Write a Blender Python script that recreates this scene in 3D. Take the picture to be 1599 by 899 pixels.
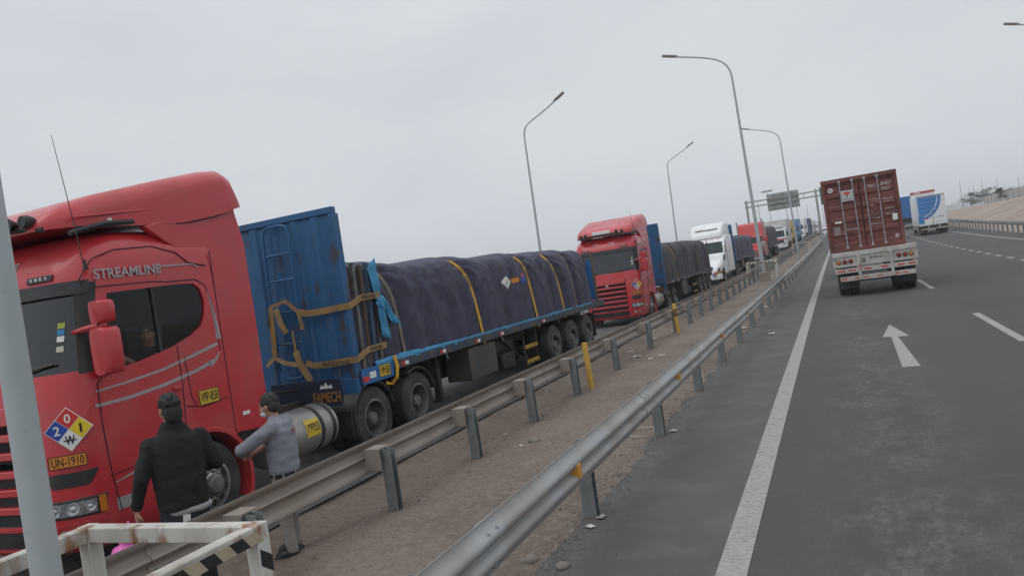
import bpy, bmesh, math, random
from mathutils import Vector, Matrix, noise
R = math.radians
random.seed(7)
for o in list(bpy.data.objects): bpy.data.objects.remove(o)
scn = bpy.context.scene
col = scn.collection

# ------------------------------------------------------------------ camera
FPX, ROLL, CAMH = 1180.0, R(8.5), 2.3
YAW, PITCH = R(23.149), R(0.487)
Fv = Vector((-math.sin(YAW)*math.cos(PITCH), math.cos(YAW)*math.cos(PITCH), -math.sin(PITCH)))
Rv = Vector((math.cos(YAW), math.sin(YAW), 0)); Uv = Rv.cross(Fv)
cX = Rv*math.cos(ROLL) - Uv*math.sin(ROLL); cY = Rv*math.sin(ROLL) + Uv*math.cos(ROLL)
cam_d = bpy.data.cameras.new('camera'); cam = bpy.data.objects.new('camera', cam_d); col.objects.link(cam)
cam.matrix_world = Matrix(((cX.x, cY.x, -Fv.x, 0), (cX.y, cY.y, -Fv.y, 0), (cX.z, cY.z, -Fv.z, CAMH), (0, 0, 0, 1)))
cam_d.sensor_width = 36; cam_d.lens = FPX/1599*36; cam_d.clip_start = .05; cam_d.clip_end = 6000
scn.camera = cam

# ------------------------------------------------------------------ overcast sky, soft sun, exposure
world = bpy.data.worlds.new('World'); scn.world = world; world.use_nodes = True
wn, wl = world.node_tree.nodes, world.node_tree.links
wn.clear()
wo = wn.new('ShaderNodeOutputWorld'); bg = wn.new('ShaderNodeBackground'); bg.inputs['Strength'].default_value = .1
sky = wn.new('ShaderNodeTexSky'); sky.sky_type = 'NISHITA'; sky.sun_disc = False
SUN_EL, SUN_AZ = R(58), R(215)      # azimuth measured clockwise from +Y
sky.sun_elevation = SUN_EL; sky.sun_rotation = SUN_AZ; sky.dust_density = 4
hsv = wn.new('ShaderNodeHueSaturation'); hsv.inputs['Saturation'].default_value = .25
wl.new(sky.outputs[0], hsv.inputs['Color'])
tc = wn.new('ShaderNodeTexCoord'); sep = wn.new('ShaderNodeSeparateXYZ'); wl.new(tc.outputs['Generated'], sep.inputs[0])
mp = wn.new('ShaderNodeMapping'); mp.inputs['Scale'].default_value = (1, 1, 3.2); wl.new(tc.outputs['Generated'], mp.inputs[0])
nz = wn.new('ShaderNodeTexNoise'); nz.inputs['Scale'].default_value = 1.7; nz.inputs['Detail'].default_value = 6; nz.inputs['Roughness'].default_value = .55
wl.new(mp.outputs[0], nz.inputs['Vector'])
cr = wn.new('ShaderNodeValToRGB'); cr.color_ramp.elements[0].position = .36; cr.color_ramp.elements[1].position = .66
cr.color_ramp.elements[0].color = (6.15, 6.52, 6.95, 1); cr.color_ramp.elements[1].color = (7.0, 7.36, 7.75, 1)
wl.new(nz.outputs[0], cr.inputs[0])
zr_ = wn.new('ShaderNodeMapRange'); zr_.inputs['From Min'].default_value = .25; zr_.inputs['From Max'].default_value = 1
zr_.inputs['To Min'].default_value = 1; zr_.inputs['To Max'].default_value = 1.6; zr_.interpolation_type = 'SMOOTHSTEP'
wl.new(sep.outputs['Z'], zr_.inputs['Value'])
vm = wn.new('ShaderNodeVectorMath'); vm.operation = 'SCALE'; wl.new(cr.outputs[0], vm.inputs[0]); wl.new(zr_.outputs[0], vm.inputs['Scale'])
mx = wn.new('ShaderNodeMix'); mx.data_type = 'RGBA'; mx.inputs['Factor'].default_value = .93
wl.new(hsv.outputs[0], mx.inputs['A']); wl.new(vm.outputs[0], mx.inputs['B'])
wl.new(mx.outputs['Result'], bg.inputs['Color']); wl.new(bg.outputs[0], wo.inputs['Surface'])
sun_d = bpy.data.lights.new('sun', 'SUN'); sun_d.energy = .6; sun_d.angle = R(35); sun_d.color = (1, .96, .9)
sun = bpy.data.objects.new('sun', sun_d); col.objects.link(sun)
sdir = Vector((math.sin(SUN_AZ)*math.cos(SUN_EL), math.cos(SUN_AZ)*math.cos(SUN_EL), math.sin(SUN_EL)))
sun.rotation_euler = (-sdir).to_track_quat('-Z', 'Y').to_euler(); sun.location = (0, 0, 40)
scn.view_settings.view_transform = 'Standard'; scn.view_settings.look = 'None'
scn.view_settings.exposure = 0; scn.view_settings.gamma = 1
scn.cycles.volume_bounces = 0; scn.cycles.max_bounces = 8; scn.cycles.transparent_max_bounces = 12

# ------------------------------------------------------------------ helpers
MATS = {}
def mat(name, c, rough=.6, metal=0, var=.12, vs=3.0, c2=None, s2=2.0, t2=.6, w2=.08, bump=0, bs=40, coat=0, spec=.5, stretch=None, c3=None, s3=1.0, t3=.62, w3=.1, world_co=False):
    """procedural paint/metal/stone: base colour + soft variation, up to two noise-masked wear colours, bump"""
    if name in MATS: return MATS[name]
    m = bpy.data.materials.new(name); m.use_nodes = True; MATS[name] = m
    n, l = m.node_tree.nodes, m.node_tree.links
    b = n['Principled BSDF']
    b.inputs['Roughness'].default_value = rough; b.inputs['Metallic'].default_value = metal
    b.inputs['Coat Weight'].default_value = coat; b.inputs['Specular IOR Level'].default_value = spec
    if world_co:
        g = n.new('ShaderNodeNewGeometry'); vec = g.outputs['Position']
    else:
        t = n.new('ShaderNodeTexCoord'); vec = t.outputs['Object']
    if stretch:
        mpn = n.new('ShaderNodeMapping'); mpn.inputs['Scale'].default_value = stretch; l.new(vec, mpn.inputs[0]); vec = mpn.outputs[0]
    def noise_(s, d=5):
        x = n.new('ShaderNodeTexNoise'); x.inputs['Scale'].default_value = s; x.inputs['Detail'].default_value = d; l.new(vec, x.inputs['Vector']); return x.outputs[0]
    v1 = noise_(vs)
    mr = n.new('ShaderNodeMapRange'); mr.inputs['From Min'].default_value = .3; mr.inputs['From Max'].default_value = .7
    mr.inputs['To Min'].default_value = 1-var; mr.inputs['To Max'].default_value = 1+var; l.new(v1, mr.inputs['Value'])
    sc = n.new('ShaderNodeVectorMath'); sc.operation = 'SCALE'; sc.inputs[0].default_value = c[:3]; l.new(mr.outputs[0], sc.inputs['Scale'])
    out = sc.outputs[0]; rough_src = None
    for cc, s, th, w in ((c2, s2, t2, w2), (c3, s3, t3, w3)):
        if cc is None: continue
        v2 = noise_(s, 8)
        r2 = n.new('ShaderNodeMapRange'); r2.inputs['From Min'].default_value = th-w; r2.inputs['From Max'].default_value = th+w; l.new(v2, r2.inputs['Value'])
        mi = n.new('ShaderNodeMix'); mi.data_type = 'RGBA'; l.new(r2.outputs[0], mi.inputs['Factor']); l.new(out, mi.inputs['A']); mi.inputs['B'].default_value = (*cc[:3], 1)
        out = mi.outputs['Result']; rough_src = r2.outputs[0]
    l.new(out, b.inputs['Base Color'])
    if rough_src and rough < .55:
        rr = n.new('ShaderNodeMapRange'); rr.inputs['To Min'].default_value = rough; rr.inputs['To Max'].default_value = .85; l.new(rough_src, rr.inputs['Value']); l.new(rr.outputs[0], b.inputs['Roughness'])
    else:
        rr = n.new('ShaderNodeMapRange'); rr.inputs['To Min'].default_value = max(.02, rough-.12); rr.inputs['To Max'].default_value = min(1, rough+.12); l.new(v1, rr.inputs['Value']); l.new(rr.outputs[0], b.inputs['Roughness'])
    if bump:
        v3 = noise_(bs, 4); bp = n.new('ShaderNodeBump'); bp.inputs['Strength'].default_value = bump; bp.inputs['Distance'].default_value = .02
        l.new(v3, bp.inputs['Height']); l.new(bp.outputs[0], b.inputs['Normal'])
    return m
def glass(name, tint, gloss=.07, ior=1.75):
    if name in MATS: return MATS[name]
    m = bpy.data.materials.new(name); m.use_nodes = True; MATS[name] = m
    n, l = m.node_tree.nodes, m.node_tree.links; n.clear()
    o = n.new('ShaderNodeOutputMaterial'); t = n.new('ShaderNodeBsdfTransparent'); t.inputs[0].default_value = (*tint, 1)
    g = n.new('ShaderNodeBsdfGlossy'); g.inputs['Roughness'].default_value = gloss; g.inputs[0].default_value = (.95, .97, 1, 1)
    fr = n.new('ShaderNodeFresnel'); fr.inputs[0].default_value = ior
    mi = n.new('ShaderNodeMixShader'); l.new(fr.outputs[0], mi.inputs[0]); l.new(t.outputs[0], mi.inputs[1]); l.new(g.outputs[0], mi.inputs[2]); l.new(mi.outputs[0], o.inputs[0])
    return m

class MB:
    def __init__(s): s.v = []; s.f = []
    def add(s, vs, fs):
        b = len(s.v); s.v += [tuple(p) for p in vs]; s.f += [tuple(b+i for i in q) for q in fs]; return s
    def box(s, x0, x1, y0, y1, z0, z1, M=None):
        p = [Vector((x, y, z)) for z in (z0, z1) for y in (y0, y1) for x in (x0, x1)]
        if M: p = [M @ q for q in p]
        return s.add(p, [(0, 2, 3, 1), (4, 5, 7, 6), (0, 1, 5, 4), (2, 6, 7, 3), (0, 4, 6, 2), (1, 3, 7, 5)])
    def prism(s, poly, axis, a, b, M=None):
        def P(p, t): return {'x': (t, p[0], p[1]), 'y': (p[0], t, p[1]), 'z': (p[0], p[1], t)}[axis]
        n = len(poly); vs = [Vector(P(p, a)) for p in poly]+[Vector(P(p, b)) for p in poly]
        if M: vs = [M @ q for q in vs]
        return s.add(vs, [tuple(range(n-1, -1, -1)), tuple(range(n, 2*n))]+[(i, (i+1) % n, n+(i+1) % n, n+i) for i in range(n)])
    def tube(s, pts, r, n=8, caps=True):
        pts = [Vector(p) for p in pts]; k = len(pts); rs = r if isinstance(r, (list, tuple)) else [r]*k
        t0 = (pts[1]-pts[0]).normalized(); up = Vector((0, 0, 1)) if abs(t0.z) < .9 else Vector((1, 0, 0))
        nx = t0.cross(up).normalized(); vs = []
        for i, p in enumerate(pts):
            t = (pts[min(i+1, k-1)]-pts[max(i-1, 0)]).normalized()
            nx = (nx - t*nx.dot(t)).normalized(); ny = t.cross(nx)
            vs += [p+(nx*math.cos(a*2*math.pi/n)+ny*math.sin(a*2*math.pi/n))*rs[i] for a in range(n)]
        fs = [(i*n+a, i*n+(a+1) % n, (i+1)*n+(a+1) % n, (i+1)*n+a) for i in range(k-1) for a in range(n)]
        if caps: fs += [tuple(range(n-1, -1, -1)), tuple(range((k-1)*n, k*n))]
        return s.add(vs, fs)
    def lathe(s, prof, c, ax, n=24, closed=False, cap=True):
        ax = Vector(ax).normalized(); c = Vector(c); u = ax.orthogonal().normalized(); w = ax.cross(u); vs = []
        for r, h in prof: vs += [c+ax*h+(u*math.cos(a*2*math.pi/n)+w*math.sin(a*2*math.pi/n))*r for a in range(n)]
        k = len(prof); fs = [(i*n+a, i*n+(a+1) % n, (i+1)*n+(a+1) % n, (i+1)*n+a) for i in range(k-1) for a in range(n)]
        if cap and prof[0][0] > 1e-4 and not closed: fs.append(tuple(range(n-1, -1, -1)))
        if prof[-1][0] > 1e-4 and not closed: fs.append(tuple(range((k-1)*n, k*n)))
        if closed: fs += [((k-1)*n+a, (k-1)*n+(a+1) % n, (a+1) % n, a) for a in range(n)]
        return s.add(vs, fs)
    def loft(s, rings, caps=True):
        n = len(rings[0]); vs = [p for r in rings for p in r]; k = len(rings)
        fs = [(i*n+a, i*n+(a+1) % n, (i+1)*n+(a+1) % n, (i+1)*n+a) for i in range(k-1) for a in range(n)]
        if caps: fs += [tuple(range(n-1, -1, -1)), tuple(range((k-1)*n, k*n))]
        return s.add(vs, fs)
    def grid(s, g):
        n = len(g[0]); vs = [p for r in g for p in r]
        return s.add(vs, [(i*n+j, i*n+j+1, (i+1)*n+j+1, (i+1)*n+j) for i in range(len(g)-1) for j in range(n-1)])
    def ribbon(s, pts, wdir, width, thick=.004):
        pts = [Vector(p) for p in pts]; rings = []
        for i, p in enumerate(pts):
            t = (pts[min(i+1, len(pts)-1)]-pts[max(i-1, 0)]).normalized()
            w = Vector(wdir[i] if isinstance(wdir, list) else wdir); w = (w-t*w.dot(t)).normalized(); nn = t.cross(w)
            rings.append([p+w*width/2+nn*thick/2, p-w*width/2+nn*thick/2, p-w*width/2-nn*thick/2, p+w*width/2-nn*thick/2])
        return s.loft(rings)
    def mesh(s, name, m, smooth=35):
        me = bpy.data.meshes.new(name); me.from_pydata(s.v, [], s.f); me.update()
        bm = bmesh.new(); bm.from_mesh(me); bmesh.ops.recalc_face_normals(bm, faces=bm.faces); bm.to_mesh(me); bm.free()
        if m: me.materials.append(m)
        if smooth:
            me.shade_smooth(); me.set_sharp_from_angle(angle=R(smooth))
        return me
    def build(s, name, m, parent=None, loc=None, rot=None, smooth=35, bevel=0):
        o = obj(name, s.mesh(name, m, smooth), parent, loc, rot)
        if bevel:
            b = o.modifiers.new('bevel', 'BEVEL'); b.width = bevel; b.segments = 2; b.limit_method = 'ANGLE'; b.angle_limit = R(50)
        return o
def obj(name, me, parent=None, loc=None, rot=None):
    o = bpy.data.objects.new(name, me); col.objects.link(o); o.parent = parent
    if loc is not None: o.location = loc
    if rot is not None: o.rotation_euler = rot
    return o
def tag(o, label=None, cat=None, group=None, kind=None):
    if label: o['label'] = label
    if cat: o['category'] = cat
    if group: o['group'] = group
    if kind: o['kind'] = kind
    return o
def empty(name, label, cat, loc=(0, 0, 0), rot=(0, 0, 0), group=None):
    o = obj(name, None, None, loc, rot); o.empty_display_size = .2
    return tag(o, label, cat, group)
def copy_tree(o, parent=None):
    c = o.copy(); col.objects.link(c); c.parent = parent
    for ch in list(o.children): copy_tree(ch, c)
    return c
def boolean(o, cutters, op='DIFFERENCE'):
    for cme in cutters:
        co = bpy.data.objects.new('cutter', cme); col.objects.link(co)
        md = o.modifiers.new('b', 'BOOLEAN'); md.operation = op; md.solver = 'EXACT'; md.object = co; md.material_mode = 'INDEX'
        dg = bpy.context.evaluated_depsgraph_get(); me = bpy.data.meshes.new_from_object(o.evaluated_get(dg))
        o.modifiers.clear(); o.data = me; bpy.data.objects.remove(co)
    return o
def text(name, body, m, parent, org, xdir, ydir, w, h, bold=.0, thick=.002):
    """flat lettering fitted into a w x h rectangle whose lower left corner is org"""
    cu = bpy.data.curves.new('txt', 'FONT'); cu.body = body; cu.resolution_u = 3; cu.offset = bold; cu.extrude = .0001
    to = bpy.data.objects.new('txt', cu); col.objects.link(to)
    dg = bpy.context.evaluated_depsgraph_get(); me = bpy.data.meshes.new_from_object(to.evaluated_get(dg)); bpy.data.objects.remove(to)
    xs = [v.co.x for v in me.vertices]; ys = [v.co.y for v in me.vertices]
    x0, x1, y0, y1 = min(xs), max(xs), min(ys), max(ys)
    xd = Vector(xdir).normalized(); yd = Vector(ydir).normalized(); zd = xd.cross(yd); org = Vector(org)
    for v in me.vertices:
        v.co = org+xd*((v.co.x-x0)/(x1-x0)*w)+yd*((v.co.y-y0)/(y1-y0)*h)+zd*(thick if v.co.z > 0 else 0)
    me.name = name; me.materials.clear(); me.materials.append(m)
    return obj(name, me, parent)
YD, ZD, XD = (0, 1, 0), (0, 0, 1), (1, 0, 0)

# ------------------------------------------------------------------ the lie of the road: gentle rise and drift to the right
def zr(Y):
    if Y < 20: return 0.0
    if Y < 120: return 1.5e-4*(Y-20)**2
    t = min(Y-120, 60); return 1.5+.03*t-.00025*t*t
def cx(Y):
    if Y < 0: return 0.0
    return 1e-4*Y*Y if Y < 150 else 2.25+.03*(Y-150)
def wp(lat, Y, z=0): return Vector((lat+cx(Y), Y, zr(Y)+z))
def pose(Y): 
    e = .5; return (math.atan((zr(Y+e)-zr(Y-e))/(2*e)), 0, -math.atan((cx(Y+e)-cx(Y-e))/(2*e)))

#==MATERIALS==
M_asph = mat('asphalt', (.064, .061, .064), .85, var=.16, vs=1.3, c2=(.052, .050, .053), s2=.5, t2=.55, w2=.14, bump=.35, bs=60, c3=(.095, .092, .092), s3=3.4, t3=.66, w3=.09, stretch=(1.6, .35, 1), world_co=True)
M_shoulder = mat('worn_asphalt', (.094, .088, .086), .88, var=.15, vs=.8, c2=(.12, .115, .11), s2=1.5, t2=.6, w2=.12, bump=.35, bs=70, world_co=True)
M_dirt = mat('dusty_earth', (.185, .144, .114), .95, var=.28, vs=26, c2=(.125, .092, .072), s2=.5, t2=.56, w2=.12, bump=1.0, bs=30, c3=(.215, .185, .16), s3=9.0, t3=.60, w3=.12, world_co=True)
M_sand = mat('pale_sand', (.33, .26, .215), .95, var=.14, vs=.12, c2=(.25, .19, .15), s2=.25, t2=.6, w2=.12, bump=.6, bs=3, world_co=True)
M_line = mat('road_paint_white', (.34, .335, .32), .8, var=.06, vs=3, c2=(.22, .215, .205), s2=22, t2=.58, w2=.16, c3=(.13, .128, .125), s3=4.5, t3=.70, w3=.06, bump=.2, bs=60, world_co=True)
M_galv = mat('galvanised_steel', (.36, .37, .375), .5, .5, var=.08, vs=1.5, c2=(.33, .29, .25), s2=1.6, t2=.58, w2=.2)
M_galvb = mat('dusty_galvanised_steel', (.33, .31, .29), .5, .4, var=.1, vs=1.2, c2=(.31, .245, .195), s2=.9, t2=.5, w2=.2)
M_post = mat('weathered_post_steel', (.23, .25, .255), .6, .5, var=.15, vs=5, c2=(.17, .13, .1), s2=6, t2=.64, w2=.1)
M_pole = mat('pole_paint_grey_blue', (.40, .44, .455), .55, .1, var=.06, vs=3, c2=(.35, .38, .385), s2=9, t2=.66, w2=.06, bump=.05, bs=60)
M_refl = mat('amber_reflector', (.62, .27, .03), .35, var=.1)
M_ybol = mat('yellow_bollard_paint', (.55, .34, .06), .6, var=.12, vs=4, c2=(.12, .09, .05), s2=5, t2=.66, w2=.05)
M_white = mat('white_barrier_paint', (.56, .545, .50), .55, var=.08, vs=5, c2=(.24, .09, .03), s2=7, t2=.6, w2=.06, stretch=(1, 1, .45), c3=(.33, .29, .24), s3=2.5, t3=.6, w3=.12)
M_rust = mat('rust', (.23, .10, .04), .85, var=.3, vs=12, c2=(.10, .05, .03), s2=9, t2=.55, bump=.2)
M_black = mat('black_plastic', (.018, .018, .019), .55, var=.2, vs=4, c2=(.06, .055, .05), s2=2.5, t2=.62, w2=.12)
M_tyre = mat('tyre_rubber', (.028, .027, .027), .82, var=.2, vs=6, c2=(.075, .066, .058), s2=3, t2=.56, w2=.14, bump=.15, bs=60)
M_chassis = mat('grimy_chassis', (.03, .029, .029), .75, .1, var=.25, vs=3, c2=(.07, .062, .055), s2=3, t2=.56, w2=.12)
M_red = mat('red_truck_paint', (.50, .028, .038), .32, var=.05, vs=1.2, c2=(.42, .07, .07), s2=1.6, t2=.62, w2=.16, coat=.35)
M_red2 = mat('bright_red_paint', (.52, .03, .03), .35, var=.06, coat=.3)
M_wtruck = mat('white_truck_paint', (.78, .79, .80), .32, var=.04, coat=.3, c2=(.6, .58, .55), s2=2, t2=.66, w2=.1)
M_grey = mat('grey_box_paint', (.55, .55, .54), .5, var=.06, c2=(.42, .41, .4), s2=1.5, t2=.6, w2=.12)
M_blue = mat('worn_blue_paint', (.018, .098, .235), .55, var=.15, vs=1.6, c2=(.06, .048, .042), s2=5, t2=.60, w2=.05, c3=(.026, .125, .28), s3=1.2, t3=.56, w3=.12, bump=.08, bs=25, stretch=(1, 1, .55))
M_blue2 = mat('clean_blue_paint', (.02, .13, .36), .45, var=.08, vs=2)
M_navy = mat('navy_paint', (.03, .045, .12), .5, var=.1)
M_yellow = mat('yellow_paint', (.60, .36, .03), .5, var=.1)
M_chrome = mat('brushed_aluminium', (.40, .395, .385), .38, .75, var=.1, vs=3, c2=(.30, .28, .26), s2=3, t2=.58, w2=.14, stretch=(1, .3, 1))
M_rim = mat('dull_steel_rim', (.22, .215, .21), .5, .6, var=.15, vs=6, c2=(.1, .09, .08), s2=4, t2=.56, w2=.12)
M_int = mat('cab_interior', (.06, .06, .062), .8, var=.15)
M_glassd = glass('cab_glass', (.55, .59, .59), .02); M_glassc = glass('side_glass', (.94, .96, .96), .02, 1.4)
M_glassdark = mat('dark_window', (.018, .022, .024), .08, var=.2, vs=1)
M_lens = mat('headlamp_lens', (.42, .44, .45), .12, .4, var=.35, vs=9)
M_seam = mat('panel_gap', (.02, .012, .012), .8)
M_silver = mat('silver_decal', (.36, .35, .36), .4, .3, var=.08)
M_plate_y = mat('yellow_plate', (.62, .43, .03), .5, var=.05)
M_plate_o = mat('orange_plate', (.62, .22, .02), .5, var=.05)
M_ink = mat('black_print', (.015, .015, .015), .6)
M_wprint = mat('white_print', (.72, .72, .70), .6, var=.05)
M_pr = mat('placard_red', (.55, .03, .02), .45); M_pb = mat('placard_blue', (.02, .06, .36), .45); M_py = mat('placard_yellow', (.68, .50, .02), .45); M_pw = mat('placard_white', (.72, .72, .70), .45)
M_tail = mat('red_tail_lens', (.30, .015, .012), .25, var=.1)
M_amber = mat('amber_lens', (.55, .18, .02), .3)
M_strap_b = mat('faded_brown_strap', (.30, .185, .075), .85, var=.15, vs=8, bump=.1, bs=90, c2=(.18, .12, .07), s2=5, t2=.6)
M_strap_y = mat('yellow_strap', (.62, .33, .03), .8, var=.12, vs=6, bump=.1, bs=90)
M_strap_g = mat('grey_brown_strap', (.20, .165, .125), .9, var=.15, vs=6)
M_bluecloth = mat('light_blue_tarp', (.05, .26, .46), .7, var=.15, vs=5, bump=.2, bs=20)
M_conc = mat('weathered_concrete', (.30, .25, .21), .9, var=.15, vs=3, bump=.3, bs=20)
def road_material():
    m = bpy.data.materials.new('asphalt_lane'); m.use_nodes = True; n, l = m.node_tree.nodes, m.node_tree.links; b = n['Principled BSDF']; b.inputs['Roughness'].default_value = .88
    g = n.new('ShaderNodeNewGeometry'); sp = n.new('ShaderNodeSeparateXYZ'); l.new(g.outputs['Position'], sp.inputs[0])
    def mapped(sc):
        q = n.new('ShaderNodeMapping'); q.inputs['Scale'].default_value = sc; l.new(g.outputs['Position'], q.inputs[0]); return q.outputs[0]
    def nz_(s, d, sc=(1, 1, 1), ro=.6):
        q = n.new('ShaderNodeTexNoise'); q.inputs['Scale'].default_value = s; q.inputs['Detail'].default_value = d; q.inputs['Roughness'].default_value = ro; l.new(mapped(sc), q.inputs['Vector']); return q.outputs[0]
    def ramp(v, a, b_, c=0, d=1):
        q = n.new('ShaderNodeMapRange'); q.inputs['From Min'].default_value = a; q.inputs['From Max'].default_value = b_; q.inputs['To Min'].default_value = c; q.inputs['To Max'].default_value = d; l.new(v, q.inputs['Value']); return q.outputs[0]
    def mth(op, x, y):
        q = n.new('ShaderNodeMath'); q.operation = op
        for i, v in enumerate((x, y)):
            if isinstance(v, (int, float)): q.inputs[i].default_value = v
            else: l.new(v, q.inputs[i])
        return q.outputs[0]
    def mixc(f, a, c):
        q = n.new('ShaderNodeMix'); q.data_type = 'RGBA'; l.new(f, q.inputs['Factor']); 
        if isinstance(a, tuple): q.inputs['A'].default_value = (*a, 1)
        else: l.new(a, q.inputs['A'])
        q.inputs['B'].default_value = (*c, 1); return q.outputs['Result']
    c = mixc(ramp(nz_(.35, 4, (1.2, .4, 1)), .35, .65), (.076, .071, .070), (.060, .056, .057))
    c = mixc(ramp(nz_(38, 2), .55, .8, 0, .55), c, (.12, .115, .11))                       # exposed chippings
    band = mth('MULTIPLY', ramp(mth('ABSOLUTE', mth('SUBTRACT', sp.outputs['X'], .35), 0), .95, .15), ramp(nz_(.28, 3, (.5, 1, 1)), .36, .54))
    scuff = mth('MULTIPLY', mth('MULTIPLY', band, ramp(nz_(2.6, 8, (1, .55, 1), .75), .44, .60)), ramp(nz_(16, 6, (1, .6, 1), .8), .40, .60)); c = mixc(mth('MULTIPLY', scuff, .8), c, (.165, .158, .152))   # polished and scraped wheel track
    c = mixc(mth('MULTIPLY', ramp(nz_(1.1, 9, (.35, 2.6, 1), .7), .60, .72), .45), c, (.10, .096, .094))
    c = mixc(mth('MULTIPLY', ramp(nz_(1.7, 3, (1, .8, 1)), .66, .74), .55), c, (.03, .029, .03))                                               # oil drips
    l.new(c, b.inputs['Base Color'])
    bp = n.new('ShaderNodeBump'); bp.inputs['Strength'].default_value = .45; bp.inputs['Distance'].default_value = .015; l.new(nz_(70, 3), bp.inputs['Height']); l.new(bp.outputs[0], b.inputs['Normal'])
    return m
M_asph = road_material()
#==SETTING==
def strip(name, l0, l1, dz, Ys, m, parent=None, nlat=2, wob=0):
    g = []
    for Y in Ys:
        row = []
        for i in range(nlat+1):
            la = l0+(l1-l0)*i/nlat
            if wob and i in (0, nlat): la += wob*(noise.noise(Vector((Y*.55, l0 if i == 0 else l1, 3)))+.6*noise.noise(Vector((Y*2.1, i, 9))))
            row.append(wp(la, Y, dz-(.03 if wob and i in (0, nlat) else 0)))
        g.append(row)
    return MB().grid(g).build(name, m, parent)
YS = [-40+i*4 for i in range(11)]+[2+i*2 for i in range(80)]+[165+i*15 for i in range(30)]+[640, 900, 1500, 3000]
Yfine = [-10+i*.25 for i in range(200)]+[40+i*2 for i in range(60)]+[165+i*15 for i in range(20)]
def lateral_ground():
    g = []
    for Y in YS:
        row = []
        for la in (-900, -300, -80, -40, -25, -18.5, 0, 13, 14.5, 16, 18, 20, 22, 24, 26, 30, 40, 60, 120, 300, 900):
            h = -.06 if la > 12.9 or la < -18.2 else -.4
            if la > 13.5:
                t = min(1, (la-13.5)/10.5); h = -.06+2.6*t*t*(3-2*t)*(1 if Y > -40 else 1)
                h += .35*noise.noise(Vector((la*.11, Y*.05, 1)))*min(1, t*3)
                h -= max(0, zr(Y)-.9)*t
            if la < -18.5: h += .25*noise.noise(Vector((la*.05, Y*.05, 4)))
            row.append(wp(la, Y, h))
        g.append(row)
    return tag(MB().grid(g).build('ground', M_sand), 'pale sandy desert ground rising to a bank right of the road', 'ground', kind='structure')
lateral_ground()
road = tag(strip('road', -1.0, 12.3, 0, YS, M_asph, nlat=6), 'dark grey asphalt carriageway on the right', 'road', kind='structure')
shoulder = tag(strip('shoulder', -2.62, -1.0, -.001, Yfine, M_shoulder, nlat=4, wob=0), 'lighter worn asphalt shoulder between white line and dirt', 'shoulder', kind='structure')
def median_strip():
    g = []
    for Y in Yfine:
        row = []
        for la, dz in ((-6.1, -.02), (-6.0, -.06), (-5.75, -.13), (-5.45, -.13), (-5.2, -.07), (-4.95, 0), (-4.5, .01), (-4, .015), (-3.5, .015), (-3, .012), (-2.7, .008), (-2.5, .006), (-2.36, -.02)):
            w = .13*(noise.noise(Vector((Y*.55, 0 if la < -5 else 5, 3)))+.7*noise.noise(Vector((Y*1.7, 2 if la < -5 else 6, 9)))+.4*noise.noise(Vector((Y*5.1, 1, 4)))) if la in (-6.1, -2.36, -6.0, -2.5) else 0
            row.append(wp(la+w, Y, dz+(.012*noise.noise(Vector((la*2, Y*2, 0))) if -5.9 < la < -2.6 else 0)))
        g.append(row)
    return tag(MB().grid(g).build('median', M_dirt, smooth=80), 'brown dirt median between the two guardrails', 'median', kind='structure')
median_strip()
lroad = tag(strip('opposite_road', -18, -6.05, 0, YS, M_shoulder, nlat=4), 'grey asphalt carriageway where the trucks queue', 'road', kind='structure')
def on_road(name, l0, l1, Y0, Y1, parent, m=M_line, dz=.005, step=2.0):
    n = max(1, int((Y1-Y0)/step)); return strip(name, l0, l1, dz, [Y0+(Y1-Y0)*i/n for i in range(n+1)], m, parent, nlat=1)
on_road('edge_line', -1.08, -.86, -8, 330, road, dz=.006)
on_road('edge_line', 10.42, 10.6, -8, 330, road)
on_road('edge_line', -6.3, -6.17, -8, 300, lroad, m=mat('dirty_road_paint', (.17, .165, .16), .85, var=.2, vs=3, c2=(.1, .095, .09), s2=3, t2=.52, w2=.12, world_co=True))
for i in range(14): on_road('lane_dash', 2.68, 2.83, 2.0+13.2*i, 6.9+13.2*i, road)
for i in range(26): on_road('lane_dash', 6.92, 7.12, 39.2+2.75*i, 40.4+2.75*i, road, step=.6)
on_road('lane_dash', 6.92, 7.12, 31.5, 37.6, road)
for i in range(10): on_road('lane_dash', -11.8, -11.65, 2+13*i, 7+13*i, lroad)
aw = MB(); apts = [(.77, 13.55), (1.03, 13.55), (.985, 17.3), (1.19, 17.3), (.965, 19.6), (.70, 17.45), (.86, 17.4)]
aw.add([(x, y, .0055) for x, y in apts], [(0, 1, 2, 6), (2, 3, 4), (6, 2, 4), (6, 4, 5)]); aw.build('arrow_marking', M_line, road, smooth=0)

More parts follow.
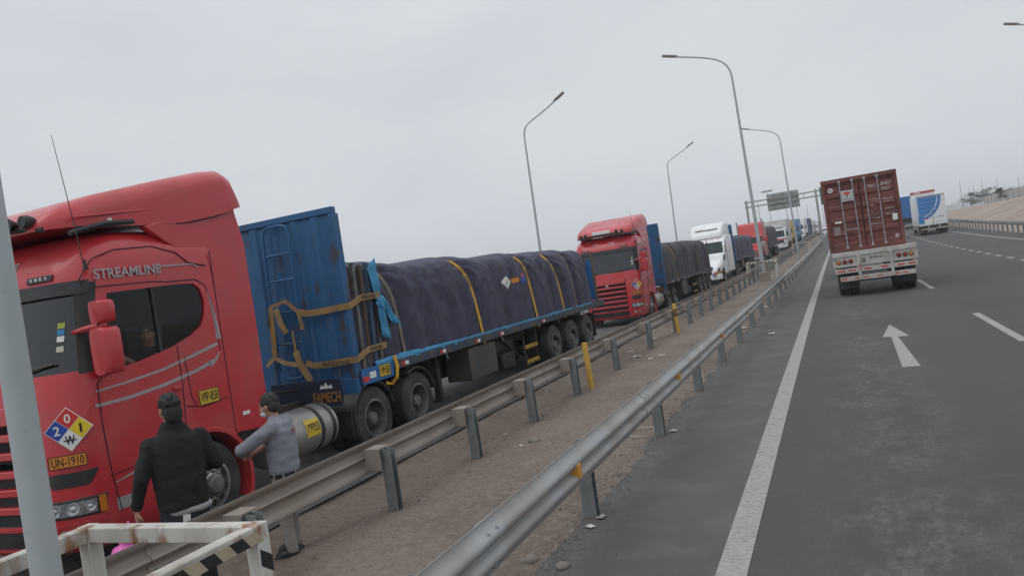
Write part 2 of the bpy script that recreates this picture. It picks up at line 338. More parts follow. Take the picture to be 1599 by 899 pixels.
# ------------------------------------------------------------------ guardrails
WP = [(0, 0), (.0, .028), (.045, .07), (.07, .085), (.08, .11), (.07, .135), (.03, .155), (.012, .175), (.03, .195), (.07, .215), (.08, .24), (.07, .265), (.045, .28), (0, .322), (0, .35)]
def wbeam(L, th=.006):
    """W profile: x outwards, z up, y along"""
    ring = [(x+th, z) for x, z in WP]+[(x, z) for x, z in reversed(WP)]
    m = MB(); ns = 2
    m.loft([[(x, L*i/ns, z) for x, z in ring] for i in range(ns+1)]); return m
BOLT = MB().lathe([(.016, 0), (.016, .006), (.009, .016), (0, .017)], (0, 0, 0), (1, 0, 0), 8).mesh('bolt', M_post)
def make_rail(name, label, lat, side, posts, Lsec, y0, y1, zbot, mbeam, postlat, blk, refl=()):
    """side=+1: corrugated face towards +x; posts stand on the other side"""
    root = empty(name, label, 'guardrail', wp(lat, (posts[0]), 0)*1.0); base = Vector(root.location)
    bme = wbeam(Lsec+.25).mesh('beam_section', mbeam, 62); y = y0; k = 0
    while y < y1:
        a, b = wp(lat, y), wp(lat, y+Lsec); d = b-a
        o = obj('beam_section', bme, root, a-base+Vector((.008*side*(k % 2), 0, zbot)), (math.asin(d.z/d.length), 0, math.atan2(-d.x, d.y)))
        if side < 0: o.scale.x = -1
        if -1 < y < 22:
            for dz in (.075, .275):
                for dy in (.06, .19): obj('bolt', BOLT, o, (.058, dy, dz))
        y += Lsec; k += 1
    pm = MB(); w, d_, t = .13, .10, .012     # C section post
    pm.prism([(-w/2, -d_/2), (w/2, -d_/2), (w/2, -d_/2+t), (-w/2+t, -d_/2+t), (-w/2+t, d_/2-t), (w/2, d_/2-t), (w/2, d_/2), (-w/2, d_/2)], 'z', -.3, zbot+.255)
    pme = pm.mesh('post', M_post); rnd = random.Random(int(abs(lat*100)))
    kme = None
    if blk:
        km = MB(); x0, x1 = (postlat-lat), 0; s = 1 if postlat > lat else -1
        xa, xb = sorted((postlat-lat-s*.04, s*.03)); km.box(xa-.0, xb, -.11, .11, zbot+.265, zbot+.28); km.box(xa, xb, -.10, .10, zbot+.03, zbot+.045); km.box(xa, xb, -.11, -.10, zbot+.045, zbot+.265)
        kme = km.mesh('spacer_block', mbeam)
    for i, Y in enumerate(posts):
        p = wp(postlat, Y)-base
        o = obj('post', pme, root, p, (rnd.uniform(-.012, .012), rnd.uniform(-.012, .012), rnd.uniform(-.05, .05)))
        if kme and Y < 90: obj('spacer_block', kme, root, wp(lat, Y)-base, (0, 0, 0))
    for Y in refl:
        r = MB(); r.prism([(-.01, -.055), (.05, -.035), (.05, .035), (-.01, .055)], 'x', .0, .02, Matrix.Rotation(0, 4, 'X'))
        r.add([(.0, -.06, -.07), (.0, .06, -.07), (.0, .05, .07), (.0, -.05, .07), (.085, -.045, -.055), (.085, .05, -.055), (.085, .045, .055), (.085, -.04, .055)], [(0, 1, 2, 3), (4, 5, 6, 7), (0, 1, 5, 4), (1, 2, 6, 5), (2, 3, 7, 6), (3, 0, 4, 7)])
        r.build('reflector', M_refl, root, wp(lat, Y, zbot+.175)-base+Vector((.008, 0, 0)), bevel=.004)
    return root
postsA = [-5.7+3.1*i for i in range(60)]
make_rail('guardrail', 'galvanised steel guardrail with amber reflectors along the right edge of the dirt median', -2.27, 1, postsA, 4.32, -4.5, 180, .475, M_galv, -2.40, False, [1.4+4.55*i for i in range(1, 14)])
postsB = [.6, 2.75, 4.9, 7.0, 9.08, 11.2, 13.45, 16.3, 19.7, 23.2, 25.7, 28.1, 30.5, 32.9, 35.3, 37.7]+[40.1+2.4*i for i in range(50)]
make_rail('guardrail', 'dusty steel guardrail beside the queue of trucks, posts on the dirt side', -5.02, -1, postsB, 4.3, -4.5, 160, .43, M_galvb, -4.76, True)
postsR = [46+2.0*i for i in range(70)]
make_rail('guardrail', 'low guardrail below the sand bank on the right side of the road', 12.4, -1, postsR, 4.0, 40, 190, .55, M_galv, 12.55, False)

# ------------------------------------------------------------------ yellow bollards
for Y, lab in ((14.1, 'clean yellow bollard standing by the guardrail beside the first trailer'), (23.1, 'rust-chipped yellow bollard by the guardrail in front of the second red cab')):
    b = MB().lathe([(.055, -.2), (.055, .88), (.05, .905), (0, .91)], (0, 0, 0), ZD, 16)
    r = empty('bollard', lab, 'bollard', wp(-4.68, Y), (R(1), R(-1), 0)); b.build('pipe', M_ybol, r)
    if Y > 20: MB().lathe([(.0565, .5), (.0565, .72), (.0565, .74)], (0, 0, 0), ZD, 12, closed=False).build('rust_patch', M_rust, r)

# ------------------------------------------------------------------ white impact frames round the lamp poles
def frame(lab, lat, Y, w, d, h, near):
    r = empty('barrier_frame', lab, 'barrier', wp(lat, Y), pose(Y)); s = .047
    for sx in (-1, 1):
        for sy in (0, 1):
            MB().box(sx*w/2-s, sx*w/2+s, -sy*d-s, -sy*d+s, -.25, h).build('post', M_white, r, bevel=.008 if near else 0)
    for sx in (-1, 1):
        MB().box(sx*w/2-s+.003, sx*w/2+s-.003, -d+s, -s, h-.098, h-.003).build('side_rail', M_white, r, bevel=.008 if near else 0)
    MB().box(-w/2+s, w/2-s, -s+.003, s-.003, h-.098, h-.003).build('cross_rail', M_white, r, bevel=.008 if near else 0)
    if not near: MB().box(-w/2+s, w/2-s, -d-s+.003, -d+s-.003, h-.098, h-.003).build('cross_rail', M_white, r)
    k = 0
    if near:      # hazard tape on the outer face of the right hand rail and post
        x = w/2+s+.001; y = -d
        while y < -.02:
            MB().add([(x, y, h-.095), (x, y+.10, h-.095), (x, y+.05, h-.03), (x, y-.05, h-.03)], [(0, 1, 2, 3)]).build('tape_stripe', M_ink if k % 2 else mat('tape_cream', (.42, .35, .24), .7), r, smooth=0); y += .10; k += 1
        for z in (h-.22, h-.42, h-.62):
            MB().add([(x, -.045, z), (x, .04, z-.06), (x, .045, z+.03), (x, -.04, z+.09)], [(0, 1, 2, 3)]).build('tape_stripe', M_ink, r, smooth=0)
    else:
        y = -d-s-.001; xx = -w/2+.1
        while xx < w/2-.2:
            MB().add([(xx, y, h-.10), (xx+.1, y, h-.10), (xx+.14, y, h-.03), (xx+.04, y, h-.03)], [(0, 1, 2, 3)]).build('tape_stripe', M_ink, r, smooth=0); xx += .22
    return r
frame('rusty white steel barrier frame around the nearest lamp pole', -3.75, 3.18, 1.33, 1.5, 1.2, True)
frame('white steel barrier frame with dark stripes around the second lamp pole', -4.1, 47.0, 1.6, 1.2, 1.22, False)
frame('far yellowed barrier frame around the third lamp pole', -3.75, 86.0, 1.6, 1.2, 1.2, False)

# ------------------------------------------------------------------ lamp posts
def lamp(lab, lat, Y, arm, H=12.0, rb=.115, lean=0, block=False, reach=3.0, rise=2.1, grp=None):
    r = empty('street_lamp', lab, 'street lamp', wp(lat, Y), (0, lean, 0)); s = arm
    pts = [(0, 0, -.3), (0, 0, 2), (0, 0, 5), (0, 0, 8), (0, 0, H)]; rad = [rb, rb*.95, rb*.8, rb*.68, rb*.52]
    pm = MB().tube(pts, rad, 16)
    pm.build('pole', M_pole, r)
    ap = []
    p1, p2 = (0, rise*.62), ((.9, rise*.70) if arm < 0 else (.35, rise*.42))
    for i in range(17):
        t = i/16; q = 1-t
        ap.append((s*(3*q*t*t*p2[0]+t**3*reach), 0, H-.02+3*q*q*t*p1[1]+3*q*t*t*p2[1]+t**3*rise))
    MB().tube(ap, [rb*.5]*6+[rb*.42]*11, 10).build('arm', M_pole, r)
    e = Vector(ap[-1]); d = (e-Vector(ap[-2])).normalized()
    ang = math.atan2(d.z, abs(d.x))
    hm = MB(); hm.loft([[(x*s, y*w_, z) for y, z in ((-1, .03), (-.7, .09), (.7, .09), (1, .03), (.9, -.03), (-.9, -.03))] for x, w_ in ((-.12, .05), (0, .09), (.1, .15), (.7, .16), (.8, .1))])
    h = hm.build('lamp_head', mat('lamp_head_grey', (.17, .165, .165), .5, var=.1), r, e, (0, -s*ang, 0))
    MB().box(min(.15*s, .68*s), max(.15*s, .68*s), -.12, .12, -.042, -.031).build('lens', mat('lamp_lens', (.28, .25, .2), .3), h)
    if block: MB().prism([(-.28, -.28), (.28, -.28), (.28, .28), (-.28, .28)], 'z', -.2, .55).build('concrete_base', M_conc, r, bevel=.03)
    return r
lamp('nearest lamp pole, thick and grey-blue at the left edge of the picture', -4.10, 2.68, -1, rb=.08)
lamp('tall lamp post with arm to the left rising from the second white frame', -4.05, 46.3, -1, block=True, lean=R(-.9))
lamp('third median lamp post with its arm to the left before the gantry sign', -4.1, 85.6, -1, lean=R(-.9))
lamp('slim lamp post with arm to the right behind the first trailer', -18.9, 49.5, 1, lean=R(.5), H=11.7, rise=2.3, reach=2.6)
lamp('slim lamp post with arm to the right behind the second trailer', -17.3, 89, 1, lean=R(1), H=11.7, rise=2.3, reach=2.6)
lamp('lamp post with only its head reaching in at the top right corner', 15.9, 61, -1)

# ------------------------------------------------------------------ sign gantry
gY = 100.0; gr = empty('sign_gantry', 'grey steel sign gantry spanning the road beyond the trucks', 'gantry', wp(-2.0, gY)); gb = Vector(gr.location)
def gp(lat, z): return wp(lat, gY, z)-gb
for la in (-10.2, -2.0):
    MB().box(-.13, .13, -.13, .13, -.2, 7.0).build('column', M_galv, gr, gp(la, 0))
for z in (6.15, 6.75):
    MB().box(-10.4, 5.2, -.09, .09, z-.08, z+.08).build('beam', M_galv, gr, gp(0, 0))
for i in range(8): MB().box(-.04, .04, -.05, .05, 6.23, 6.67).build('brace', M_galv, gr, gp(-9.4+i*2.0, 0))
sg = MB().box(-7.7, -3.95, .12, .16, 5.25, 7.35).build('sign_panel', mat('sign_back_grey', (.33, .36, .35), .55, .3, var=.06), gr, gp(0, 0))
for z in (5.5, 5.95, 6.5, 7.05): MB().box(-7.7, -3.95, .04, .12, z-.05, z+.05).build('stiffener', M_galv, sg)
for xx in (-6.9, -5.8, -4.8): MB().box(xx-.05, xx+.05, .0, .05, 5.3, 7.3).build('bracket', M_post, sg)
MB().box(-1.55, 3.2, -.2, -.14, 5.0, 7.1).build('sign_panel', mat('sign_face_green', (.03, .10, .06), .5), gr, gp(0, 0))
# ================================================================== wheels
def wheel_meshes(R_=.5, w=.28, rim=.29, kind='front'):
    t = MB().lathe([(rim, -w/2), (R_*.8, -w/2-.012), (R_*.94, -w/2), (R_, -w/2+.04), (R_, w/2-.04), (R_*.94, w/2), (R_*.8, w/2+.012), (rim, w/2)], (0, 0, 0), XD, 40, closed=True).mesh('wheel', M_tyre, 30)
    r = MB(); h = MB()
    if kind == 'front':
        r.lathe([(rim+.012, w/2+.006), (rim-.02, w/2+.012), (rim-.03, w/2-.05), (rim-.06, w/2-.02), (.17, w/2+.025), (.14, w/2+.02), (.11, w/2+.05), (0, w/2+.05)], (0, 0, 0), XD, 36, cap=False)
        h.lathe([(.115, w/2+.03), (.115, w/2+.10), (.09, w/2+.125), (0, w/2+.13)], (0, 0, 0), XD, 24)
    else:
        r.lathe([(rim+.012, w/2+.006), (rim-.015, w/2+.012), (rim-.03, w/2-.06), (rim-.05, -.06), (.15, -.09), (.12, -.07), (0, -.07)], (0, 0, 0), XD, 36, cap=False)
        h.lathe([(.12, -.08), (.115, .08), (.09, .13), (0, .135)], (0, 0, 0), XD, 20)
    hole = MB().lathe([(.034, 0), (.034, .012), (0, .012)], (0, 0, 0), XD, 10).mesh('rim_hole', M_ink)
    nut = MB().lathe([(.016, 0), (.014, .03), (0, .032)], (0, 0, 0), XD, 6).mesh('wheel_nut', M_rim)
    return dict(t=t, r=r.mesh('rim', M_chrome if kind == 'front' else M_rim, 30), h=h.mesh('hub', M_rim, 30), hole=hole, nut=nut, w=w, rim=rim, kind=kind)
W_FRONT = wheel_meshes(.5, .29, .29, 'front'); W_DRIVE = wheel_meshes(.5, .30, .29, 'dual')
W_SIMPLE = {}
def put_wheel(root, x, y, z, ws, sgn=1, detail=True):
    o = obj('wheel', ws['t'], root, (x, y, z), (random.uniform(0, 3), 0, 0 if sgn > 0 else math.pi))
    if not detail: obj('rim', ws['r'], o); return o
    obj('rim', ws['r'], o); obj('hub', ws['h'], o)
    if sgn > 0:
        if ws['kind'] == 'front':
            for i in range(10):
                a = i*2*math.pi/10; obj('rim_hole', ws['hole'], o, (ws['w']/2+.006, .215*math.cos(a), .215*math.sin(a)))
        for i in range(10):
            a = (i+.5)*2*math.pi/10; xx = ws['w']/2+.02 if ws['kind'] == 'front' else -.075
            obj('wheel_nut', ws['nut'], o, (xx, .15*math.cos(a), .15*math.sin(a)))
    return o

# ================================================================== European cab-over tractor (front at y=0, driver side towards +x)
CL = [(.30, .10, 1.16), (.36, .03, 1.21), (.60, .0, 1.245), (1.0, .0, 1.25), (1.5, .03, 1.25), (2.0, .09, 1.25), (2.35, .165, 1.25), (2.7, .245, 1.25), (2.95, .30, 1.245), (3.12, .36, 1.235), (3.28, .46, 1.20), (3.40, .60, 1.13), (3.47, .80, 1.02), (3.50, 1.05, .85)]
CAB_B = 2.2
def lev(z):
    if z <= CL[0][0]: return CL[0][1:]
    for a, b in zip(CL, CL[1:]):
        if z <= b[0]:
            t = (z-a[0])/(b[0]-a[0]); return (a[1]+(b[1]-a[1])*t, a[2]+(b[2]-a[2])*t)
    return CL[-1][1:]
def S(a, z, off=0.0):
    """point on the cab skin: a = run along the plan outline from the front centre (m), z = height; off = outwards"""
    yf, hw = lev(z); rx, ry = .48, .40; w = hw-rx; s = 1 if a >= 0 else -1; a = abs(a); Lc = .70
    if a <= w: x, y, nx, ny = a, yf+.05*(a/w)**2, .1*a/w, -1
    elif a <= w+Lc:
        th = (a-w)/Lc*math.pi/2; x = w+rx*math.sin(th); y = yf+.05+ry*(1-math.cos(th)); nx, ny = math.sin(th)/rx, -math.cos(th)/ry
    else: x, y, nx, ny = hw, yf+.05+ry+(a-w-Lc), 1, 0
    L = math.hypot(nx, ny); return Vector((s*(x+nx/L*off), y+ny/L*off, z))
def Sn(a, z): return (S(a, z, .1)-S(a, z, 0)).normalized()
def patch(a0, a1, z0, z1, off, n=14, m=6, shape=None):
    g = []
    for j in range(m+1):
        z = z0+(z1-z0)*j/m; row = []
        for i in range(n+1):
            t = i/n; aa0, aa1 = (shape(j/m) if shape else (a0, a1)); row.append(S(aa0+(aa1-aa0)*t, z, off))
        g.append(row)
    return g
def patch_solid(a0, a1, z0, z1, o0, o1, n=14, m=6, shape=None):
    A = patch(a0, a1, z0, z1, o0, n, m, shape); B = patch(a0, a1, z0, z1, o1, n, m, shape); mb = MB(); mb.grid(A); b = len(mb.v); mb.grid(B)
    C = n+1; rim = [j*C for j in range(m+1)]+[m*C+i for i in range(1, C)]+[j*C+n for j in range(m-1, -1, -1)]+[i for i in range(n-1, 0, -1)]
    mb.f += [(rim[i], rim[(i+1) % len(rim)], b+rim[(i+1) % len(rim)], b+rim[i]) for i in range(len(rim))]
    return mb
def poly_on_side(mb, poly, x, th=.003): return mb.prism(poly, 'x', x, x+th)
def quadstrip_side(pts, w0, w1, x, th=.003):
    """flat tapering stripe on the side plane through (y,z) points"""
    up, dn = [], []
    for i, (y, z) in enumerate(pts):
        t = i/(len(pts)-1); a = Vector(pts[max(i-1, 0)]); b = Vector(pts[min(i+1, len(pts)-1)]); d = (b-a).normalized(); w = w0+(w1-w0)*t
        up.append((y-d.y*w/2, z+d.x*w/2)); dn.append((y+d.y*w/2, z-d.x*w/2))
    return MB().prism(up+dn[::-1], 'x', x, x+th)
def placard(root, c, nrm, size, up=Vector((0, 0, 1)), nums=('2', '0', '1', 'W'), detail=True):
    n = Vector(nrm).normalized(); ux = up.cross(n).normalized(); uy = n.cross(ux); c = Vector(c)
    r = obj('hazard_placard', MB().loft([[c+(ux*math.cos(a)+uy*math.sin(a))*size*.72+n*t for a in (0, math.pi/2, math.pi, 1.5*math.pi)] for t in (-.004, .002)]).mesh('hazard_placard', M_pw), root)
    h = size*.70/2
    for (dx, dy, m, tx, tm) in ((-1, 0, M_pb, nums[0], M_wprint), (0, 1, M_pr, nums[1], M_wprint), (1, 0, M_py, nums[2], M_ink), (0, -1, M_pw, nums[3], M_ink)):
        cc = c+(ux*dx+uy*dy)*h+n*.004
        MB().add([cc+ux*h*.97, cc+uy*h*.97, cc-ux*h*.97, cc-uy*h*.97], [(0, 1, 2, 3)]).build('placard_field', m, r, smooth=0)
        hh = h*.85; ww = hh*(.24 if tx == '1' else .62 if tx != 'W' else .95)
        text('placard_figure', tx, tm, r, cc-ux*ww/2-uy*hh/2+n*.002, ux, uy, ww, hh, .0 if tx == '1' else .015)
        if tx == 'W': MB().box(-.65*hh, .65*hh, -.06*hh, .06*hh, 0, .003, Matrix.Translation(cc+n*.004) @ Matrix((ux, uy, n)).transposed().to_4x4()).build('placard_figure', M_ink, r, smooth=0)
    return r
def flat_plate(root, name, org, xd, yd, w, h, m, body=None, tm=None, pad=.08, bold=.006, border=True):
    xd = Vector(xd).normalized(); yd = Vector(yd).normalized(); n = xd.cross(yd); org = Vector(org)
    MM = Matrix.Translation(org) @ Matrix((xd, yd, n)).transposed().to_4x4()
    p = MB().box(0, w, 0, h, -.006, 0, MM).build(name, m, root)
    if border:
        for (x0, x1, y0, y1) in ((0, w, 0, .008), (0, w, h-.008, h), (0, .008, .008, h-.008), (w-.008, w, .008, h-.008)): MB().box(x0, x1, y0, y1, .0, .002, MM).build('plate_border', tm or M_ink, p, smooth=0)
    if body: text('plate_lettering', body, tm or M_ink, p, MM @ Vector((w*pad, h*.16, .001)), xd, yd, w*(1-2*pad), h*.68, bold)
    return p

def make_tractor(label):
    root = empty('truck_tractor', label, 'truck')
    # ---- shell with real window openings
    rings = []
    for z, yf, hw in CL:
        a_end = (hw-.48)+.70+(CAB_B-(yf+.05+.40)); pts = []
        for i in range(-34, 35):
            t = i/34; s = 1 if t >= 0 else -1; t = abs(t)
            w = hw-.48
            a = w*(t/.3) if t <= .3 else w+.70*((t-.3)/.4) if t <= .7 else w+.70+(a_end-w-.70)*((t-.7)/.3)
            pts.append(S(s*a, z))
        rings.append(pts)
    me = MB().loft(rings).mesh('cab_shell', M_red, 30); me.materials.append(M_int)
    cab = obj('cab_shell', me, root)
    inner = []
    for z in (1.15, 1.6, 2.0, 2.35, 2.7, 2.95, 3.12, 3.28, 3.36):
        yf, hw = lev(z); a_end = (hw-.48)+.70+(CAB_B-(yf+.45)); pts = []
        for i in range(-30, 31):
            a = a_end*i/30; p = S(a, z, -.055); p.y = min(p.y, CAB_B-.06); pts.append(p)
        inner.append(pts)
    ime = MB().loft(inner).mesh('c', None, 0); ime.materials.append(M_red); ime.materials.append(M_int)
    for p in ime.polygons: p.material_index = 1
    ws_shape = lambda t: (-(1.33-.10*t), 1.33-.10*t)
    wsc = patch_solid(-1.3, 1.3, 2.06, 2.90, -.25, .15, 24, 6, ws_shape).mesh('c', None, 0)
    side = [(.60, 2.0), (1.0, 2.05), (1.45, 2.14), (1.75, 2.24), (1.90, 2.33), (1.97, 2.45), (2.0, 2.62), (1.96, 2.76), (1.87, 2.83), (1.6, 2.835), (.72, 2.80)]
    sw = MB().prism(side, 'x', .9, 1.6).mesh('c', None, 0); sw2 = MB().prism(side, 'x', -1.6, -.9).mesh('c', None, 0)
    WY, WZ = 1.72, .5
    arch = MB().lathe([(.60, -1.6), (.60, 1.6)], (0, WY, WZ), XD, 40).mesh('c', None, 0)
    rear_low = MB().box(-1.5, 1.5, WY+.60, 3, 0, .98).mesh('c', None, 0)
    grille = patch_solid(-.72, .72, .62, 1.80, -.10, .15, 10, 4).mesh('c', None, 0)
    for c in (wsc, sw, sw2, arch, rear_low, grille): 
        c.materials.append(M_red); c.materials.append(M_int)
    for p in grille.polygons: p.material_index = 1
    for p in arch.polygons: p.material_index = 1
    boolean(cab, [ime, wsc, sw, sw2, arch, rear_low, grille])
    cab.data.shade_smooth(); cab.data.set_sharp_from_angle(angle=R(32))
    # glazing
    w_o = MB(); w_o.grid(patch(-1.3, 1.3, 2.05, 2.91, -.02, 24, 6, lambda t: (-(1.34-.10*t), 1.34-.10*t))); w_o.build('windshield', M_glassd, root)
    for x in (1.225, -1.225): MB().add([(x, y, z) for y, z in side], [tuple(range(len(side)))]).build('side_window', M_glassc, root, smooth=0)
    MB().box(-1.16, -1.14, .62, 2.05, 1.95, 2.86).build('sky_blocker', mat('sky_blocker_grey', (.09, .10, .10), .9, var=.2, vs=6), root)  # dark panel added inside the passenger window to block the sky behind it
    MB().box(1.21, 1.245, 1.27, 1.31, 2.09, 2.83).build('window_divider', M_black, root)
    # black pillar strips, sun visor band over the windshield
    MB().grid(patch(0, 0, 2.82, 2.955, .018, 24, 3, lambda t: (-1.27, 1.27))).build('sun_visor', mat('smoked_visor', (.02, .02, .022), .25), root)
    for s in (1, -1):
        MB().grid(patch(0, 0, 2.03, 2.93, .004, 4, 6, (lambda t: (1.22-.10*t, 1.36-.02*t)) if s > 0 else (lambda t: (-1.36+.02*t, -1.22+.10*t)))).build('pillar_trim', M_black, root)
    for s in (1, -1):
        pl = patch_solid(0, 0, 2.99, 3.05, .002, .02, 8, 2, lambda t: (.62, .92) if s > 0 else (-.92, -.62)).build('roof_lamp', M_black, root)
        for i in range(4):
            c = S(s*(.68+i*.06), 3.02, .022); MB().lathe([(.018, -.004), (.018, .004), (0, .006)], c, Sn(s*.75, 3.02), 10).build('led', M_lens, pl)
    # ---- nose: grille slats, lower dark vents, headlamps, badge, fog lamps
    for i, z in enumerate((.74, .92, 1.10, 1.28, 1.46)):
        patch_solid(-.70, .70, z, z+.075, -.085, .012, 14, 2).build('grille_slat', M_red, root, bevel=.012)
    patch_solid(-.70, .70, 1.62, 1.80, -.085, .014, 14, 2).build('grille_panel', M_red, root, bevel=.012)
    patch_solid(-.74, .74, .40, .56, -.02, .008, 14, 2).build('lower_intake', M_black, root)
    MB().lathe([(.06, -.01), (.06, .02), (.045, .03), (0, .03)], S(0, 1.57, -.01), (0, -1, 0), 20).build('badge', M_chrome, root)
    for s in (1, -1):
        sh = (lambda t: (.84, 1.34+.08*t)) if s > 0 else (lambda t: (-1.34-.08*t, -.84))
        hl = patch_solid(0, 0, .66, .84, -.02, .012, 12, 3, sh).build('headlight', M_black, root, bevel=.01)
        patch_solid(0, 0, .685, .815, .012, .016, 10, 2, (lambda t: (.87, 1.29)) if s > 0 else (lambda t: (-1.29, -.87))).build('lamp_cover', mat('lamp_reflector', (.30, .31, .32), .25, .5, var=.4, vs=14), hl)
        for a, rr in ((.92, .062), (1.08, .066), (1.23, .05)): MB().lathe([(rr, -.01), (rr*.9, .012), (rr*.5, .004), (0, .016)], S(s*a, .75, .017), Sn(s*a, .75), 18).build('lamp_lens', M_lens, hl)
        MB().grid(patch(0, 0, .67, .83, .018, 3, 2, (lambda t: (1.31, 1.38)) if s > 0 else (lambda t: (-1.38, -1.31)))).build('indicator', M_amber, hl)
        patch_solid(0, 0, .96, 1.10, -.02, .006, 10, 3, (lambda t: (.92-.06*t, 1.36-.1*(1-t))) if s > 0 else (lambda t: (-1.36+.1*(1-t), -.92+.06*t))).build('air_vent', M_black, root)
        for zz in (1.64, ): patch_solid(0, 0, zz, zz+.13, -.02, .006, 6, 2, (lambda t: (.60, .70)) if s > 0 else (lambda t: (-.70, -.60))).build('air_vent', M_black, root)
        for a in (.95, 1.12): MB().lathe([(.05, 0), (.05, .012), (0, .014)], S(s*a, .50, 0), Sn(s*a, .5), 14).build('fog_lamp', M_lens, root)
        patch_solid(0, 0, .57, .60, -.01, .016, 12, 1, (lambda t: (-1.36, 1.36))).build('bumper_lip', M_red, root) if s > 0 else None
    # ---- door seams, handle, stripes, lettering on the driver side
    x = 1.2505
    def seam(pts, xx=x): MB().tube([(xx, y, z) for y, z in pts], .006, 5).build('panel_gap', M_seam, root)
    seam([(.56, 2.0), (.46, 1.9), (.45, 1.5), (.47, 1.05), (.52, .62)]); seam([(1.5, 2.14), (1.5, 1.7), (1.46, 1.2), (1.38, 1.02)])
    seam([(.45, .98), (.9, 1.0), (1.2, 1.04)]); seam([(1.5, 1.46), (1.75, 1.40), (2.15, 1.44)]); seam([(1.58, 2.0), (1.6, 1.55), (1.66, 1.42)])
    seam([(2.185, 3.2), (2.185, 2.7), (2.185, 1.8), (2.185, 1.0)])
    seam([(.58, 2.87), (1.3, 2.885), (1.5, 2.87)]); seam([(1.5, 2.87), (1.9, 2.875), (2.04, 2.80), (2.1, 2.6), (2.13, 2.0)])
    MB().tube([(1.2505, .42, 2.93), (1.2505, .50, 3.04), (1.232, .62, 3.16), (1.21, .9, 3.25), (1.2, 1.4, 3.28), (1.225, 1.7, 3.2), (1.2505, 1.85, 3.07), (1.2505, 2.1, 3.03)], .007, 5).build('panel_gap', M_seam, root)
    MB().box(x-.002, x+.03, 1.36, 1.47, 1.66, 1.70).build('door_handle', M_red, root, bevel=.008)
    for nm, pts, w0, w1 in (('stripe', [(.43, 1.83), (.8, 1.86), (1.25, 1.91), (1.72, 2.005), (2.1, 2.09)], .018, .035), ('stripe', [(.40, 1.69), (.8, 1.70), (1.25, 1.745), (1.7, 1.82), (1.95, 1.88)], .03, .04), ('stripe', [(1.93, 1.865), (2.03, 1.90), (2.12, 1.99)], .075, .01),
                            ('stripe', [(2.06, 2.74), (2.10, 2.55), (2.125, 2.3), (2.13, 2.14)], .012, .07), ('stripe', [(1.42, 3.045), (1.7, 3.055), (1.9, 3.055), (1.98, 3.02)], .016, .014), ('stripe', [(.5, .9), (.85, .96)], .012, .03)):
        quadstrip_side(pts, w0, w1, x).build(nm, M_silver, root)
    text('lettering', 'STREAMLINE', M_silver, root, (1.2525, .60, 2.945), (0, 1, .03), ZD, .84, .105, .018, .006)
    text('lettering', 'STREAMLINE', M_silver, root, Vector((-.42, lev(3.2)[0]-.012, 3.16)), XD, (0, .5, .86), .84, .09, .018, .006)
    flat_plate(root, 'side_plate', (x+.008, 1.70, 1.42), (0, 1, 0), ZD, .30, .17, M_plate_y, 'V9P-858')
    flat_plate(root, 'marker', (1.213, 2.38, 1.16), (0, 1, 0), ZD, .12, .045, M_wprint, border=False)
    patch_solid(0, 0, .62, .74, -.01, .006, 3, 2, lambda t: (1.50, 1.78)).build('step_plate', M_silver, root)
    # hazard placard and orange number plate on the rounded corner
    a = 1.12; placard(root, S(a, 1.52, .02), Sn(a, 1.52), .30)
    n = Sn(a-.02, 1.22); ux = Vector((0, 0, 1)).cross(n).normalized()
    flat_plate(root, 'number_plate', S(a-.02, 1.155, .022)-ux*.18, ux, ZD, .34, .125, M_plate_o, 'UN-1910')
    MB().lathe([(.10, 0), (.10, .01), (0, .011)], S(1.52, 1.60, 0), Sn(1.55, 1.6), 18).build('round_sticker', M_pb, root) if False else None
    # ---- roof deflector and side fairings
    dr = []
    for y, zt, zb, hw in ((.30, 3.54, 3.49, .86), (.40, 3.66, 3.50, 1.00), (.60, 3.77, 3.51, 1.08), (.9, 3.87, 3.51, 1.14), (1.4, 3.99, 3.52, 1.19), (1.9, 4.11, 3.55, 1.225), (2.35, 4.21, 3.63, 1.25), (2.60, 4.24, 3.69, 1.26), (2.72, 4.19, 3.73, 1.26), (2.80, 4.02, 3.75, 1.255), (2.83, 3.82, 3.76, 1.245)):
        H = zt-zb; r = min(.22, H*.8); ring = []
        for i in range(9):
            th = i/8*math.pi/2; ring.append((hw-r*.9+r*.9*math.cos(th), y, zt-r+r*math.sin(th)))
        ring += [(-q[0], q[1], q[2]) for q in reversed(ring)]
        ring = [(hw, y, zb)]+ring+[(-hw, y, zb)]
        dr.append(ring)
    MB().loft(dr).build('roof_deflector', M_red, root, smooth=40)
    MB().ribbon([(1.10, .6, 3.505), (1.15, 1.1, 3.505), (1.175, 1.6, 3.52), (1.205, 2.0, 3.56), (1.222, 2.4, 3.635), (1.225, 2.72, 3.735)], (0, .1, 1), .022, .03).build('deflector_gap', M_seam, root)
    MB().tube([(1.125, .55, 3.6), (1.165, 1.1, 3.66), (1.2, 1.7, 3.72), (1.235, 2.3, 3.80), (1.245, 2.72, 3.86)], .012, 6).build('deflector_crease', M_red, root)
    for s in (1, -1):
        f = MB(); pr = [(2.19, .98), (2.84, .93), (2.86, 2.2), (2.85, 3.3), (2.74, 3.80), (2.35, 3.70), (1.5, 3.55), (1.35, 3.5), (1.6, 3.33), (1.9, 3.18), (2.19, 3.05)]
        f.prism(pr, 'x', *(sorted((s*1.10, s*1.205)))); f.build('side_fairing', M_red, root, bevel=.012)
    MB().box(-1.19, 1.19, 2.2, 2.24, 1.0, 3.5).build('cab_rear_wall', M_black, root)
    # ---- air horns, light bar, antenna, handrail
    bar = MB().tube([(-.95, .34, 3.50), (-.5, .26, 3.56), (.5, .26, 3.56), (.95, .36, 3.50)], .028, 8).build('light_bar', M_black, root)
